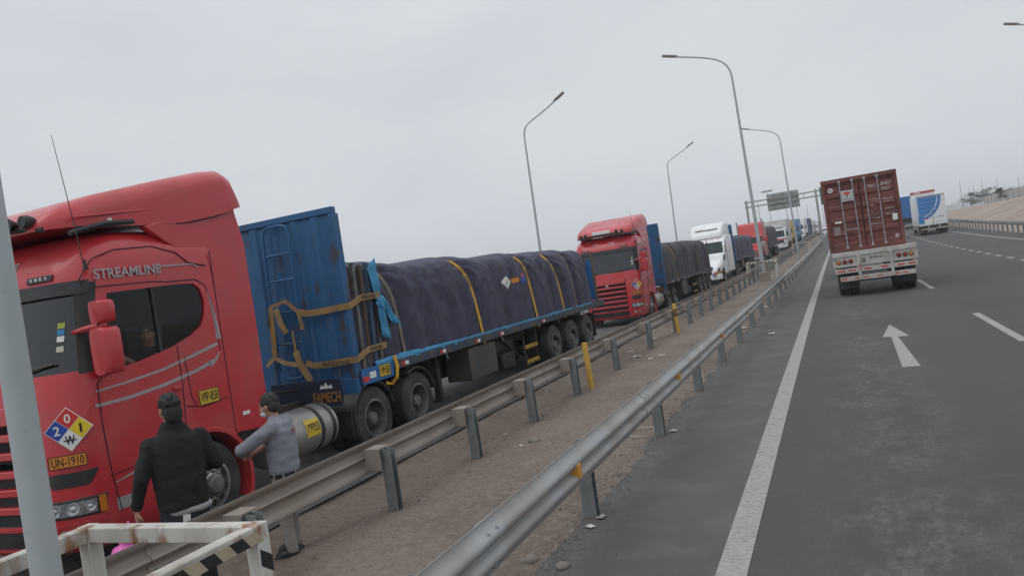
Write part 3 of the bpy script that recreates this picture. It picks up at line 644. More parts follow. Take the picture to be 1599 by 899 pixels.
    for sx in (-.62, .62):
        MB().lathe([(.075, 0), (.03, .1), (.018, .5), (.03, .52), (0, .53)], (sx, .22, 3.60), (0, 1, 0), 16).build('air_horn', M_black, root)
        MB().lathe([(.06, 0), (.07, .05), (.05, .12), (0, .13)], (sx+.2*(1 if sx > 0 else -1), .24, 3.60), (0, 1, 0), 14).build('spot_lamp', M_black, root)
    MB().box(-.36, .36, .25, .33, 3.575, 3.70).build('light_box', M_wprint, root, bevel=.02)
    MB().tube([(1.13, .5, 3.44), (1.15, .9, 3.54), (1.16, 1.25, 3.56)], .03, 6).build('roof_rail', M_black, root)
    MB().box(1.08, 1.15, .95, 1.2, 3.56, 3.60).build('roof_strip', M_wprint, root)
    MB().tube([(1.20, .55, 3.09), (1.22, .50, 3.5), (1.22, .40, 4.4)], [.006, .005, .003], 5).build('antenna', M_black, root)
    MB().lathe([(.03, 0), (.02, .03), (.012, .10), (0, .11)], (1.22, .55, 3.05), ZD, 10).build('antenna_mount', M_black, root)
    # ---- mirrors
    for s in (1, -1):
        def shell(y0, y1, z0, z1, x0, x1):
            rg = []
            for y, k in ((y0, .55), (y0+.03, .85), ((y0+y1)/2, 1), (y1-.01, .95), (y1, .9)):
                cxm, czm = (x0+x1)/2, (z0+z1)/2; hx, hz = (x1-x0)/2*k, (z1-z0)/2*(.9+.1*k); ring = []
                for i in range(20):
                    th = i*2*math.pi/20; c, sn = math.cos(th), math.sin(th)
                    ring.append((s*(cxm+hx*math.copysign(abs(c)**.45, c)), y, czm+hz*math.copysign(abs(sn)**.45, sn)))
                rg.append(ring)
            return MB().loft(rg)
        mo = shell(.36, .54, 1.98, 2.46, 1.30, 1.60).build('mirror', M_red, root, smooth=50)
        shell(.38, .53, 2.49, 2.72, 1.33, 1.58).build('upper_mirror', M_red, root, smooth=50)
        MB().tube([(s*1.10, .40, 2.44), (s*1.3, .36, 2.455), (s*1.45, .42, 2.47)], [.024, .03, .04], 8).build('mirror_arm', M_red, root)
        MB().tube([(s*1.22, .55, 2.02), (s*1.35, .46, 2.0), (s*1.45, .45, 2.02)], [.05, .045, .05], 8).build('mirror_arm', M_red, root)
        MB().box(*sorted((s*1.33, s*1.57)), .541, .545, 2.04, 2.42).build('mirror_glass', M_chrome, mo)
    # ---- interior
    MB().prism([(.25, 1.2), (.75, 1.2), (.80, 1.85), (.62, 2.02), (.30, 2.05)], 'x', -1.12, 1.12).build('dashboard', M_int, root)
    MB().lathe([(.20, -.012), (.235, 0), (.20, .012)], (.58, .92, 2.0), (0, -.55, .84), 24, closed=True).build('steering_wheel', M_black, root)
    for sx in (.58, -.58):
        st = MB().box(sx-.25, sx+.25, 1.15, 1.65, 1.2, 1.62).build('seat', M_int, root, bevel=.05); MB().box(sx-.23, sx+.23, 1.60, 1.75, 1.60, 2.45).build('backrest', M_int, st, bevel=.05)
    for i, (z, m) in enumerate(((2.50, mat('sticker_green', (.35, .42, .06), .6)), (2.435, mat('sticker_blue', (.03, .22, .5), .6)), (2.37, M_wprint), (2.27, mat('sticker_cream', (.5, .48, .38), .6)))):
        MB().grid(patch(1.0, 1.07, z, z+.055, -.012, 2, 1)).build('window_sticker', m, root)
    for s in (1, -1): MB().tube([S(s*.35, 2.09, .03), S(s*.75, 2.13, .035), S(s*1.0, 2.16, .03)], .012, 5).build('wiper', M_black, root)
    # ---- chassis, wheels, tanks, fenders
    for s in (.40, -.40): MB().box(s-.045, s+.045, .6, 7.35, .72, .98).build('chassis_rail', M_chassis, root)
    for y in (3.0, 4.3, 7.2): MB().box(-.36, .36, y-.04, y+.04, .74, .96).build('cross_member', M_chassis, root)
    MB().lathe([(.55, 0), (.55, .06), (.1, .09)], (0, 5.75, 1.02), ZD, 24).build('fifth_wheel', M_chassis, root)
    for y in (WY, 5.15, 6.52): MB().tube([(-1.0, y, .5), (-.3, y, .5), (0, y, .5), (.3, y, .5), (1.0, y, .5)], [.06, .08, .16, .08, .06], 10).build('axle', M_chassis, root)
    for s in (1, -1):
        put_wheel(root, s*1.06, WY, .5, W_FRONT, s)
        for y in (5.15, 6.52):
            put_wheel(root, s*1.06, y, .5, W_DRIVE, s); obj('wheel', W_DRIVE['t'], root, (s*.72, y, .5))
        # arch lip and rear fender bands
        def band(y, z, r, a0, a1, x0, x1, m, nm, th=.03, n=18):
            g = MB(); rings = []
            for i in range(n+1):
                aa = R(a0+(a1-a0)*i/n); c, sn = math.cos(aa), math.sin(aa)
                rings.append([(x0, y+c*r, z+sn*r), (x1, y+c*r, z+sn*r), (x1, y+c*(r+th), z+sn*(r+th)), (x0, y+c*(r+th), z+sn*(r+th))])
            return g.loft(rings).build(nm, m, root, bevel=.006)
        band(WY, WZ, .598, -28, 165, *sorted((s*1.0, s*1.268)), M_red, 'wheel_arch', .055)
        band(5.15, .5, .56, 12, 185, *sorted((s*.62, s*1.24)), M_black, 'mudguard', .03)
        band(6.52, .5, .56, 12, 120, *sorted((s*.62, s*1.24)), M_black, 'mudguard', .03)
        MB().box(*sorted((s*.64, s*1.22)), 4.52, 4.56, .35, .75).build('mudguard_skirt', M_black, root)
        tk = MB().lathe([(0, 0), (.27, .0), (.325, .035), (.33, .08), (.33, 1.22), (.325, 1.265), (.27, 1.30), (0, 1.30)], (s*.88, 2.95, .64), YD, 36).build('fuel_tank', M_chrome, root, smooth=30)
        for y in (3.86, 4.12): MB().lathe([(.331, -.035), (.34, -.03), (.34, .03), (.331, .035)], (s*.88, y, .64), YD, 36, closed=True).build('tank_band', M_black, tk)
        MB().lathe([(.06, 0), (.06, .05), (0, .055)], (s*.9, 3.2, .96), ZD, 14).build('filler_cap', M_black, tk)
        if s > 0:
            tp = MB(); g = []
            for i in range(7):
                th = R(-8+i*7); g.append([(.88+.3345*math.cos(th), y, .64+.3345*math.sin(th)) for y in (3.50, 3.80)])
            tp = MB().grid(g).build('tank_plate', M_plate_y, tk)
            text('plate_lettering', 'V9P858', M_ink, tp, (1.2165, 3.515, .655), YD, (-.19, 0, .98), .27, .12, .006)
    MB().box(-.9, .85, 2.5, 2.9, .55, .95).build('battery_box', M_chassis, root)
    MB().tube([(.5, 2.35, 1.1), (.5, 2.5, 1.6), (.4, 2.8, 1.3), (.4, 4.4, 1.15)], .025, 6).build('air_hose', M_black, root)
    MB().lathe([(.09, 0), (.09, 1.2)], (-.55, 2.55, 1.0), ZD, 14).build('air_intake', M_black, root)
    fl = MB().prism([(-.1, .86), (1.18, .86), (1.22, 1.0), (1.20, 1.26), (-.1, 1.26)], 'y', 4.40, 4.42).build('mud_flap', mat('flap_navy', (.012, .02, .05), .7, var=.2), root)
    text('flap_lettering', 'FAMECH', mat('faded_orange_print', (.30, .13, .02), .8), fl, (.68, 4.398, .92), XD, ZD, .50, .16, .03)
    MB().prism([(.82, 1.13), (1.06, 1.13), (1.03, 1.19), (.98, 1.16), (.94, 1.22), (.90, 1.16), (.86, 1.19)], 'y', 4.393, 4.398).build('flap_emblem', M_wprint, fl)
    return root

# ================================================================== flatbed semi-trailer (front at y=0)
def make_trailer(label, L=13.5, hb_h=2.52, hbm=None, detail=True, hook=True):
    hbm = hbm or M_blue; root = empty('flatbed_trailer', label, 'trailer'); zd = 1.30
    for s in (1, -1):
        MB().box(*sorted((s*1.17, s*1.245)), .06, L, zd-.15, zd).build('side_rail', mat('trailer_edge', (.035, .05, .075), .7, var=.3, vs=3, c2=(.10, .07, .05), s2=3.5, t2=.56, w2=.1), root)
        MB().prism([(.2, zd-.16), (L-.1, zd-.16), (L-.1, zd-.5), (5.2, zd-.5), (4.4, zd-.28), (.2, zd-.28)], 'x', *sorted((s*.38, s*.46))).build('main_beam', M_chassis, root)
    MB().box(-1.168, 1.168, .06, L, zd-.06, zd-.004).build('deck', mat('deck_wood', (.09, .07, .055), .9, var=.3, vs=4, stretch=(4, .4, 1)), root)
    for i in range(9): MB().box(-1.16, 1.16, .8+i*1.4, .88+i*1.4, zd-.16, zd-.062).build('cross_beam', M_chassis, root)
    # headboard with folded rim and vertical ribs
    hb = MB().box(-1.22, 1.20, 0, .055, zd-.30, zd+hb_h).build('headboard', hbm, root, bevel=.006)
    for (x0, x1, z0, z1) in ((-1.24, 1.22, zd+hb_h-.08, zd+hb_h+.02), (-1.24, 1.22, zd-.34, zd-.10)): MB().box(x0, x1, -.035, .075, z0, z1).build('headboard_rim', hbm, hb, bevel=.006)
    MB().box(1.13, 1.225, -.03, .12, zd-.099, zd+hb_h-.081).build('headboard_rim', hbm, hb, bevel=.006); MB().box(-1.235, -1.15, -.03, .12, zd-.099, zd+hb_h-.081).build('headboard_rim', hbm, hb)
    if detail:
        for x in (-.75, -.35, .05, .45, .85): MB().prism([(x-.09, 0.001), (x-.05, -.03), (x+.05, -.03), (x+.09, 0.001)], 'z', zd-.09, zd+hb_h-.09).build('headboard_rib', hbm, hb)
    ys = (8.75, 10.18, 11.6)
    for y in ys:
        MB().tube([(-1.0, y, .52), (1.0, y, .52)], .065, 10).build('axle', M_chassis, root)
        for s in (1, -1):
            put_wheel(root, s*1.07, y, .52, W_DRIVE, s, detail=(s > 0 and detail)); obj('wheel', W_DRIVE['t'], root, (s*.73, y, .52))
    for s in (1, -1):
        MB().box(*sorted((s*.66, s*.78)), 3.2, 3.32, .25, 1.1).build('landing_leg', M_chassis, root); MB().box(*sorted((s*.58, s*.86)), 3.1, 3.42, .20, .25).build('landing_foot', M_chassis, root)
        MB().box(*sorted((s*.95, s*1.2)), 12.35, 12.38, .3, 1.0).build('mud_flap', M_black, root)
    MB().box(-.34, .34, 3.6, 8.1, .52, 1.1).build('belly_fill_box', M_chassis, root); MB().lathe([(.2, 0), (.22, .03), (.22, 1.1), (.2, 1.13)], (.75, 5.5, .9), YD, 18).build('air_tank', M_chassis, root); MB().lathe([(.5, 0), (.5, .25)], (-.72, 6.9, .62), ZD, 24).build('spare_wheel', M_tyre, root)  # long fill box added among the clutter to darken the space below the deck
    if detail:
        MB().box(.60, 1.16, 3.9, 5.2, .45, 1.10).build('tool_box', mat('dark_grey_box', (.06, .062, .066), .6, var=.2, c2=(.09, .08, .07), s2=2, t2=.55), root, bevel=.015)
        MB().box(.62, 1.1, 5.6, 6.3, .40, .72).build('tool_box', M_black, root, bevel=.015)
        MB().tube([(1.0, 5.9, 1.05), (1.0, 6.9, .45)], .03, 6).build('brace', M_chassis, root)
        ld = MB().box(1.15, 1.19, 6.72, 6.76, .28, 1.14).build('boarding_ladder', M_chassis, root); MB().box(1.15, 1.19, 7.5, 7.54, .28, 1.14).build('ladder_upright', M_chassis, ld)
        for z in (.33, .68):
            stp = MB().box(1.12, 1.22, 6.76, 7.5, z, z+.07).build('step', M_yellow, ld)
            for i in range(6): MB().add([(1.222, 6.80+i*.12, z+.004), (1.222, 6.85+i*.12, z+.004), (1.222, 6.88+i*.12, z+.066), (1.222, 6.83+i*.12, z+.066)], [(0, 1, 2, 3)]).build('step_stripe', M_ink, stp, smooth=0)
        for i, y in enumerate((1.25, 2.6, 4.1, 5.3, 7.9)):
            MB().box(1.246, 1.252, y, y+.10, zd-.12, zd-.06).build('marker_red', M_pr, root); MB().box(1.246, 1.252, y+.11, y+.22, zd-.12, zd-.06).build('marker_white', M_wprint, root)
        for y in (2.9, 5.5, 9.2, 11.4): MB().tube([(1.2, y, zd-.15), (1.22, y+.02, zd-.25), (1.18, y+.05, zd-.28)], .012, 5).build('rope_hook', M_galv, root)
    # tail frame and under-run bar
    MB().box(-1.2, 1.2, L, L+.05, zd-.2, zd+.02).build('tail_beam', hbm, root); MB().box(-1.1, 1.1, L-.3, L-.2, .5, .62).build('underrun_bar', M_chassis, root)
    return root

# ================================================================== tarpaulined load with tie-down straps (front at y=0, on deck z)
M_tarp = mat('navy_tarpaulin', (.042, .040, .082), .6, var=.12, vs=2.2, c2=(.056, .055, .10), s2=1.6, t2=.56, w2=.14, bump=.5, bs=90, c3=(.022, .021, .035), s3=3.5, t3=.6, w3=.1)
M_tarp2 = mat('dark_tarpaulin', (.024, .023, .033), .6, var=.2, vs=2.2, c2=(.045, .043, .055), s2=1.6, t2=.58, w2=.14, bump=.25, bs=45)
def make_load(label, L, hw, H, zd, straps, seed, m=None, nu=96, ny=430, hem=True):
    """straps: (ytop, ybottom, material)"""
    m = m or M_tarp; root = empty('tarpaulin_load', label, 'load')
    def surf(u, y):
        ph = math.pi*u; c, s = math.cos(ph), math.sin(ph)
        e0 = max(0, min(1, y/.22)); e1 = max(0, min(1, (L-y)/.7)); end = (1-(1-e0)**2.5)*(1-(1-e1)**2.4)
        Hh = H*(.12+.88*end)*(1+.02*noise.noise(Vector((y*.55, seed, 0)))+.015*noise.noise(Vector((y*1.9, seed, 5))))
        w = hw*(.90+.10*end)
        x = w*math.copysign(abs(c)**.24, c); z = Hh*abs(s)**.36
        side = 1-abs(s)**1.2; up = abs(s)
        d = .030*noise.noise(Vector((y*1.1, z*1.3, seed)))+.014*noise.noise(Vector((y*3.2+z*.8, z*1.2, seed+7)))-.028*abs(noise.noise(Vector((y*1.7+z*1.9, z*.9-y*.4, seed+21))))-.022*abs(noise.noise(Vector((y*2.6-z*2.3, z*1.4, seed+33))))
        fold = noise.noise(Vector((y*.6, seed, 3)))*3; d += .020*math.sin(y*7.5+fold+z*1.2)*(.3+.7*(1-up)); d += .03*abs(noise.noise(Vector((y*2.3+z*1.6, z*2.2-y*.7, seed+2))))+.018*abs(noise.noise(Vector((y*5-z*4, z*4, seed+4))))
        for yt, yb, _ in straps:
            ys = yb+(yt-yb)*min(1, up); dy = y-ys
            if abs(dy) < 2.2:
                d -= .075*math.exp(-(dy/.16)**2); d += .03*math.exp(-((abs(dy)-.5)/.25)**2)*(.5+.5*up)
                fan = math.atan2(z-Hh*.95, abs(dy)+.12); d += (.030*(1-2*abs(math.sin(fan*6.5+seed)))**3)*math.exp(-(dy/1.1)**2)*(.25+.75*up)
        nx, nz = (c, s*.9); d *= min(1, 6*min(e0, e1)+.15)
        sag = -.05*math.exp(-((up-1)/.25)**2)*(1-math.exp(-(min(abs(y-q[0]) for q in straps)/.6)**2)) if straps else 0
        return Vector((x+nx*d, y, max(-.03, z+nz*d+sag)))
    g = [[surf(i/nu, L*j/ny) for i in range(nu+1)] for j in range(ny+1)]
    sh = [Vector((0, 0, zd))+p for r in g for p in r]; n = nu+1
    mb = MB(); mb.add(sh, [(i*n+j, i*n+j+1, (i+1)*n+j+1, (i+1)*n+j) for i in range(ny) for j in range(nu)]+[tuple(range(n)), tuple(range(ny*n, ny*n+n))])
    mb.build('tarpaulin', m, root, smooth=70)
    for yt, yb, sm in straps:
        pts = []; 
        for i in range(49):
            u = i/48; up = math.sin(math.pi*u); y = yb+(yt-yb)*min(1, up); p = surf(u, y)
            ph = math.pi*u; pts.append(p+Vector((math.cos(ph)*.02, 0, math.sin(ph)*.02))+Vector((0, 0, zd)))
        sm_p = [pts[0]]+[(pts[max(0, i-3)]+pts[max(0, i-2)]+pts[max(0, i-1)]+pts[i]+pts[min(48, i+1)]+pts[min(48, i+2)]+pts[min(48, i+3)])/7 for i in range(1, 48)]+[pts[48]]
        pts = [p+Vector((math.cos(math.pi*i/48)*.02, 0, math.sin(math.pi*i/48)*.012)) for i, p in enumerate(sm_p)]
        pts = [pts[0]+Vector((.005, .02, -.2))]+pts+[pts[-1]+Vector((-.005, .02, -.2))]
        st = MB().ribbon(pts, (0, 1, 0), .105 if sm is not M_strap_g else .085, .006).build('strap', sm, root)
        if sm is M_strap_y and hem:
            for q in (5, 9):
                a_, b_ = pts[q], pts[q+3]; dd = (b_-a_); dn = dd.normalized(); xn = Vector((0, 1, 0)).cross(dn); yv = dn.cross(xn)
                text('strap_lettering', 'KINEDYNE', M_ink, st, a_+xn*.012*(1 if xn.x > 0 else -1)-yv*.03*0+Vector((.004, -.035, 0)), dn if xn.x > 0 else -dn, (0, 1, 0), min(dd.length, .42), .065, .0)
        if sm is M_strap_y: MB().box(-.02, .02, -.05, .05, -.06, .06).build('ratchet', M_chrome, st, pts[0]+Vector((.015, 0, .12)))
    if hem:
        g = []
        for j in range(161):
            y = .35+(L-.9)*j/160; wdt = .07+.16*math.exp(-((y-1.2)/1.3)**2)+.015*noise.noise(Vector((y*.8, 0, seed)))
            o = .012*noise.noise(Vector((y*4, 1, seed)))
            g.append([(hw+.02+o*.4, y, zd+.02+.28*wdt+.008*noise.noise(Vector((y*1.2, 4, seed)))), (hw+.055+o, y, zd+.03), (hw+.05+o, y, zd-wdt*.55)])
        MB().grid(g).build('blue_net_hem', M_bluecloth, root)
    return root, surf
def make_stake_bundle(label):
    """bundle of steel stakes standing on the deck edge, wrapped with a blue cloth; local y=0 front"""
    root = empty('stake_bundle', label, 'stakes')
    mm = (mat('stake_rust', (.085, .06, .045), .8, var=.3, vs=8), mat('stake_blue', (.05, .10, .16), .6, var=.25, vs=6), mat('stake_steel', (.16, .15, .14), .6, .3, var=.3, vs=6))
    for i in range(9):
        y = .06+i*.085; x = 0 if i % 2 else -.06; top = 1.62+.03*((i*7) % 3)
        MB().box(x-.03, x+.03, y-.032, y+.032, 0, top).build('stake', mm[(i*5) % 3], root, (0, 0, 0), (R(-2-.3*i), R(.5), 0))
    for i in range(4):
        y = .1+i*.19; MB().box(-.16, -.10, y-.03, y+.03, 0, 1.5).build('stake', mm[(i+1) % 3], root, (0, 0, 0), (R(-2), 0, 0))
    return root
#==TRUCKS==
TX = -8.1
def place(o, Y, lat=TX): o.location = wp(lat, Y); o.rotation_euler = pose(Y); return o
t1 = place(make_tractor('nearest red cab-over truck with grey lettering, two men standing beside it'), 4.8)
t2 = copy_tree(t1); t2['label'] = 'second red cab-over truck seen behind the end of the first trailer'; place(t2, 27.85)
t2.location.z -= .02
tr1 = place(make_trailer('long flatbed trailer with rusty blue headboard and ladder, behind the nearest cab'), 9.62)
tr2 = copy_tree(tr1); tr2['label'] = 'flatbed trailer with blue headboard behind the second red cab'; place(tr2, 32.7)
# ladder on the first headboard, tail stakes
def headboard_extras(tr):
    zd = 1.3
    lx = .36
    lp = [(-.50, -.10, 1.42), (-.50, -.12, 1.5), (-.46, -.10, 3.55), (-.42, -.10, 3.66), (-.33, -.10, 3.70), (-.08, -.10, 3.70), (.02, -.10, 3.66), (.05, -.10, 3.55), (.03, -.12, 1.5), (-.02, -.10, 1.36), (-.1, -.10, 1.30), (-.38, -.10, 1.30), (-.50, -.10, 1.42)]
    ld = MB().tube([(x+lx, y, z) for x, y, z in lp], .022, 8).build('ladder', M_blue, tr)
    for z in (1.85, 2.35, 2.85, 3.25): MB().tube([(-.49+lx, -.10, z), (.04+lx, -.10, z)], .018, 6).build('rung', M_blue, ld)
headboard_extras(tr1)
for tr in (tr1, tr2):
    for x in (.55, .85, 1.12): MB().box(x-.035, x+.035, 13.2, 13.27, 1.28, 2.85-(.25 if x == .85 else 0)).build('tail_stake', mat('stake_brown', (.10, .085, .065), .8, var=.2), tr)
    MB().box(.88, 1.08, 13.28, 13.31, 1.35, 2.6).build('tail_board', M_blue2 if tr is tr1 else mat('teal_board', (.03, .12, .16), .6), tr)
    MB().box(-1.1, .5, 13.2, 13.24, 1.3, 2.3).build('tail_board', mat('teal_board', (.03, .12, .16), .6), tr)
bl1, surf1 = make_load('long navy tarpaulin load strapped on the first trailer', 12.6, 1.19, 1.72, 1.3, [(.75, 1.45, M_strap_g), (3.75, 4.5, M_strap_y), (7.1, 7.65, M_strap_y), (8.75, 9.85, M_strap_y), (10.2, 11.0, M_strap_g)], 1)
place(bl1, 9.78)
bl2, _ = make_load('dark tarpaulin load strapped on the second trailer', 12.9, 1.19, 1.72, 1.3, [(2.2, 3.0, M_strap_y), (5.0, 5.8, M_strap_g), (7.4, 8.2, M_strap_g), (8.6, 9.2, M_strap_y), (10.8, 11.6, M_strap_y)], 12, m=M_tarp2, nu=48, ny=180, hem=False)
place(bl2, 32.9)
sb = make_stake_bundle('bundle of steel stakes wrapped in light blue cloth behind the first headboard'); sb.location = wp(-6.93, 9.74, 1.3)
# light blue cloth caught in the bundle
def cloth(poly, x0, seed, name, m, parent, n=10, amp=.05):
    a, b, c, d = [Vector(p) for p in poly]; g = []
    for i in range(n+1):
        row = []
        for j in range(n+1):
            u, v = i/n, j/n; p = (a*(1-u)+b*u)*(1-v)+(d*(1-u)+c*u)*v
            row.append(p+Vector((amp*noise.noise(Vector((u*3, v*3, seed)))+.02*math.sin(u*9+v*3), 0, 0)))
        g.append(row)
    o = MB().grid(g).build(name, m, parent, smooth=80); md = o.modifiers.new('solid', 'SOLIDIFY'); md.thickness = .004; return o
cloth([(.06, .55, 1.55), (.06, .80, 1.72), (.10, .86, .95), (.08, .62, 1.0)], 0, 1, 'cloth', M_bluecloth, sb)
cloth([(.10, .62, 1.05), (.10, .80, 1.1), (.16, 1.22, .55), (.12, .95, .62)], 0, 2, 'cloth', M_bluecloth, sb)
cloth([(.09, .60, 1.0), (.11, .82, 1.0), (.12, .88, .35), (.08, .66, .42)], 0, 3, 'cloth', M_bluecloth, sb)
#==STRAPS ROUND THE HEADBOARD==
def wrap_strap(label, zs, txt):
    r = empty('lashing_strap', label, 'strap', wp(TX, 9.62, 1.3)); zl, zm, zrr = zs
    pts = [(.42, -.16, zl), (.55, -.12, zm), (.8, -.075, zm), (1.0, -.07, zm+.01), (1.22, -.06, zm+.02), (1.27, 0, zm+.02), (1.28, .3, zrr), (1.27, .85, zrr+.01), (1.2, .95, zrr+.01), (1.0, .97, zrr)]
    MB().ribbon(pts, (0, 0, 1), .10, .006).build('webbing', M_strap_b, r)
    ink = mat('strap_print', (.05, .04, .03), .8)
    if txt: text('strap_lettering', txt, ink, r, (.60, -.098, zm-.025), XD, (0, 0, 1), .60, .06, .01)
    text('strap_lettering', 'KINEDYNE', ink, r, (1.288, .34, zrr-.022), YD, ZD, .36, .05, .01)
    return r
s1 = wrap_strap('brown webbing strap round the stakes, upper of the two on the blue headboard', (1.02, .98, 1.10), None)
s2 = wrap_strap('brown strap lettered KINEDYNE, lower of the two on the blue headboard', (.22, .16, .28), 'KINEDYNE')
def tailr(pts, w, wd, par): MB().ribbon(pts, wd, w, .006).build('strap_tail', M_strap_b, par)
tailr([(-.10, -.16, 1.16), (-.12, -.17, .8), (-.16, -.16, .34)], .10, XD, s1); text('strap_lettering', 'KIN', mat('strap_print', (.05, .04, .03), .8), s1, (-.135, -.178, .85), (.04, 0, 1), (-1, 0, 0), .16, .05, .01)
tailr([(.0, -.16, 1.12), (.08, -.2, .9), (.16, -.19, .72)], .10, XD, s1); tailr([(.20, -.16, 1.22), (.30, -.17, 1.14), (.42, -.16, 1.02), (.46, -.16, .74)], .07, (1, 0, .6), s1)
tailr([(-.1, -.16, 1.17), (.05, -.15, 1.19), (.20, -.16, 1.22)], .05, ZD, s1)
tailr([(-.34, -.17, .24), (-.16, -.18, .36), (.05, -.19, .26), (.30, -.17, .20)], .07, (0, .2, 1), s2); tailr([(.26, -.16, .42), (.34, -.19, .2), (.50, -.2, -.06)], .12, (.9, 0, .3), s2)
tailr([(.24, -.14, .75), (.25, -.15, .55), (.26, -.16, .40)], .04, XD, s2)
# plate and hook strap at the trailer's front corner
flat_plate(tr1, 'side_plate', (1.262, .55, 1.10), YD, ZD, .32, .19, M_plate_y, 'V9P 858', pad=.1)
MB().box(1.25, 1.258, .06, .98, 1.06, 1.30).build('corner_panel', M_blue2, tr1)
MB().box(1.259, 1.264, .08, .24, 1.10, 1.18).build('marker_red', M_pr, tr1); MB().box(1.259, 1.264, .27, .44, 1.13, 1.23).build('marker_white', M_wprint, tr1)
MB().ribbon([(1.27, 1.02, 1.38), (1.29, 1.04, 1.2), (1.28, 1.0, 1.02), (1.25, .85, .94), (1.2, .78, .98)], (0, 1, .2), .09, .01).build('hook_strap', M_strap_y, tr1)
# torn hazard label on the tarpaulin
hl_c = surf1(.07, 6.35)
lab = empty('hazard_label', 'creased white and red hazard label on the navy tarpaulin', 'label', wp(TX, 9.78, 1.3)); 
def tl(y, u): 
    p = surf1(u, y); return p+Vector((.02, 0, .004))
def label_patch(y0, y1, u0, u1, m, tri=False):
    g = []
    for i in range(7):
        t = i/6; row = []
        for j in range(7):
            s = j/6; yc = (y0+y1)/2; hwid = (y1-y0)/2*((1-abs(2*t-1)) if tri else 1); row.append(tl(yc-hwid+2*hwid*s, u0+(u1-u0)*t))
        g.append(row)
    MB().grid(g).build('sticker', m, lab)
label_patch(5.75, 6.35, .045, .105, M_pw, True); label_patch(6.42, 6.75, .062, .085, M_plate_o); label_patch(6.80, 7.25, .05, .10, M_pb, True); label_patch(6.9, 7.2, .075, .11, M_pr, True)
for k in range(3): label_patch(5.95+.03*k, 6.18-.02*k, .062+k*.009, .066+k*.009, M_ink)
#==MORE2==
# ================================================================== generic shapes for the other trucks
def ring_y(y, hw, z0, z1, r, n=5):
    pts = []
    for (cx_, cz, a0) in ((hw-r, z1-r, 0), (-hw+r, z1-r, 90), (-hw+r, z0+r, 180), (hw-r, z0+r, 270)):
        for i in range(n+1):
            a = R(a0+90*i/n); pts.append((cx_+r*math.cos(a), y, cz+r*math.sin(a)))
    return pts
W_FAR = dict(t=MB().lathe([(.28, -.14), (.42, -.15), (.5, -.1), (.5, .1), (.42, .15), (.28, .14)], (0, 0, 0), XD, 24, closed=True).mesh('wheel', M_tyre), r=MB().lathe([(.29, .145), (.25, .13), (.2, .02), (.1, .04), (.08, .12), (0, .13)], (0, 0, 0), XD, 20, cap=False).mesh('rim', M_rim), kind='far', w=.28, rim=.28)
def far_wheels(root, ys, hw=1.05, z=.5):
    for y in ys:
        for s in (1, -1): put_wheel(root, s*hw, y, z, W_FAR, s, detail=False)
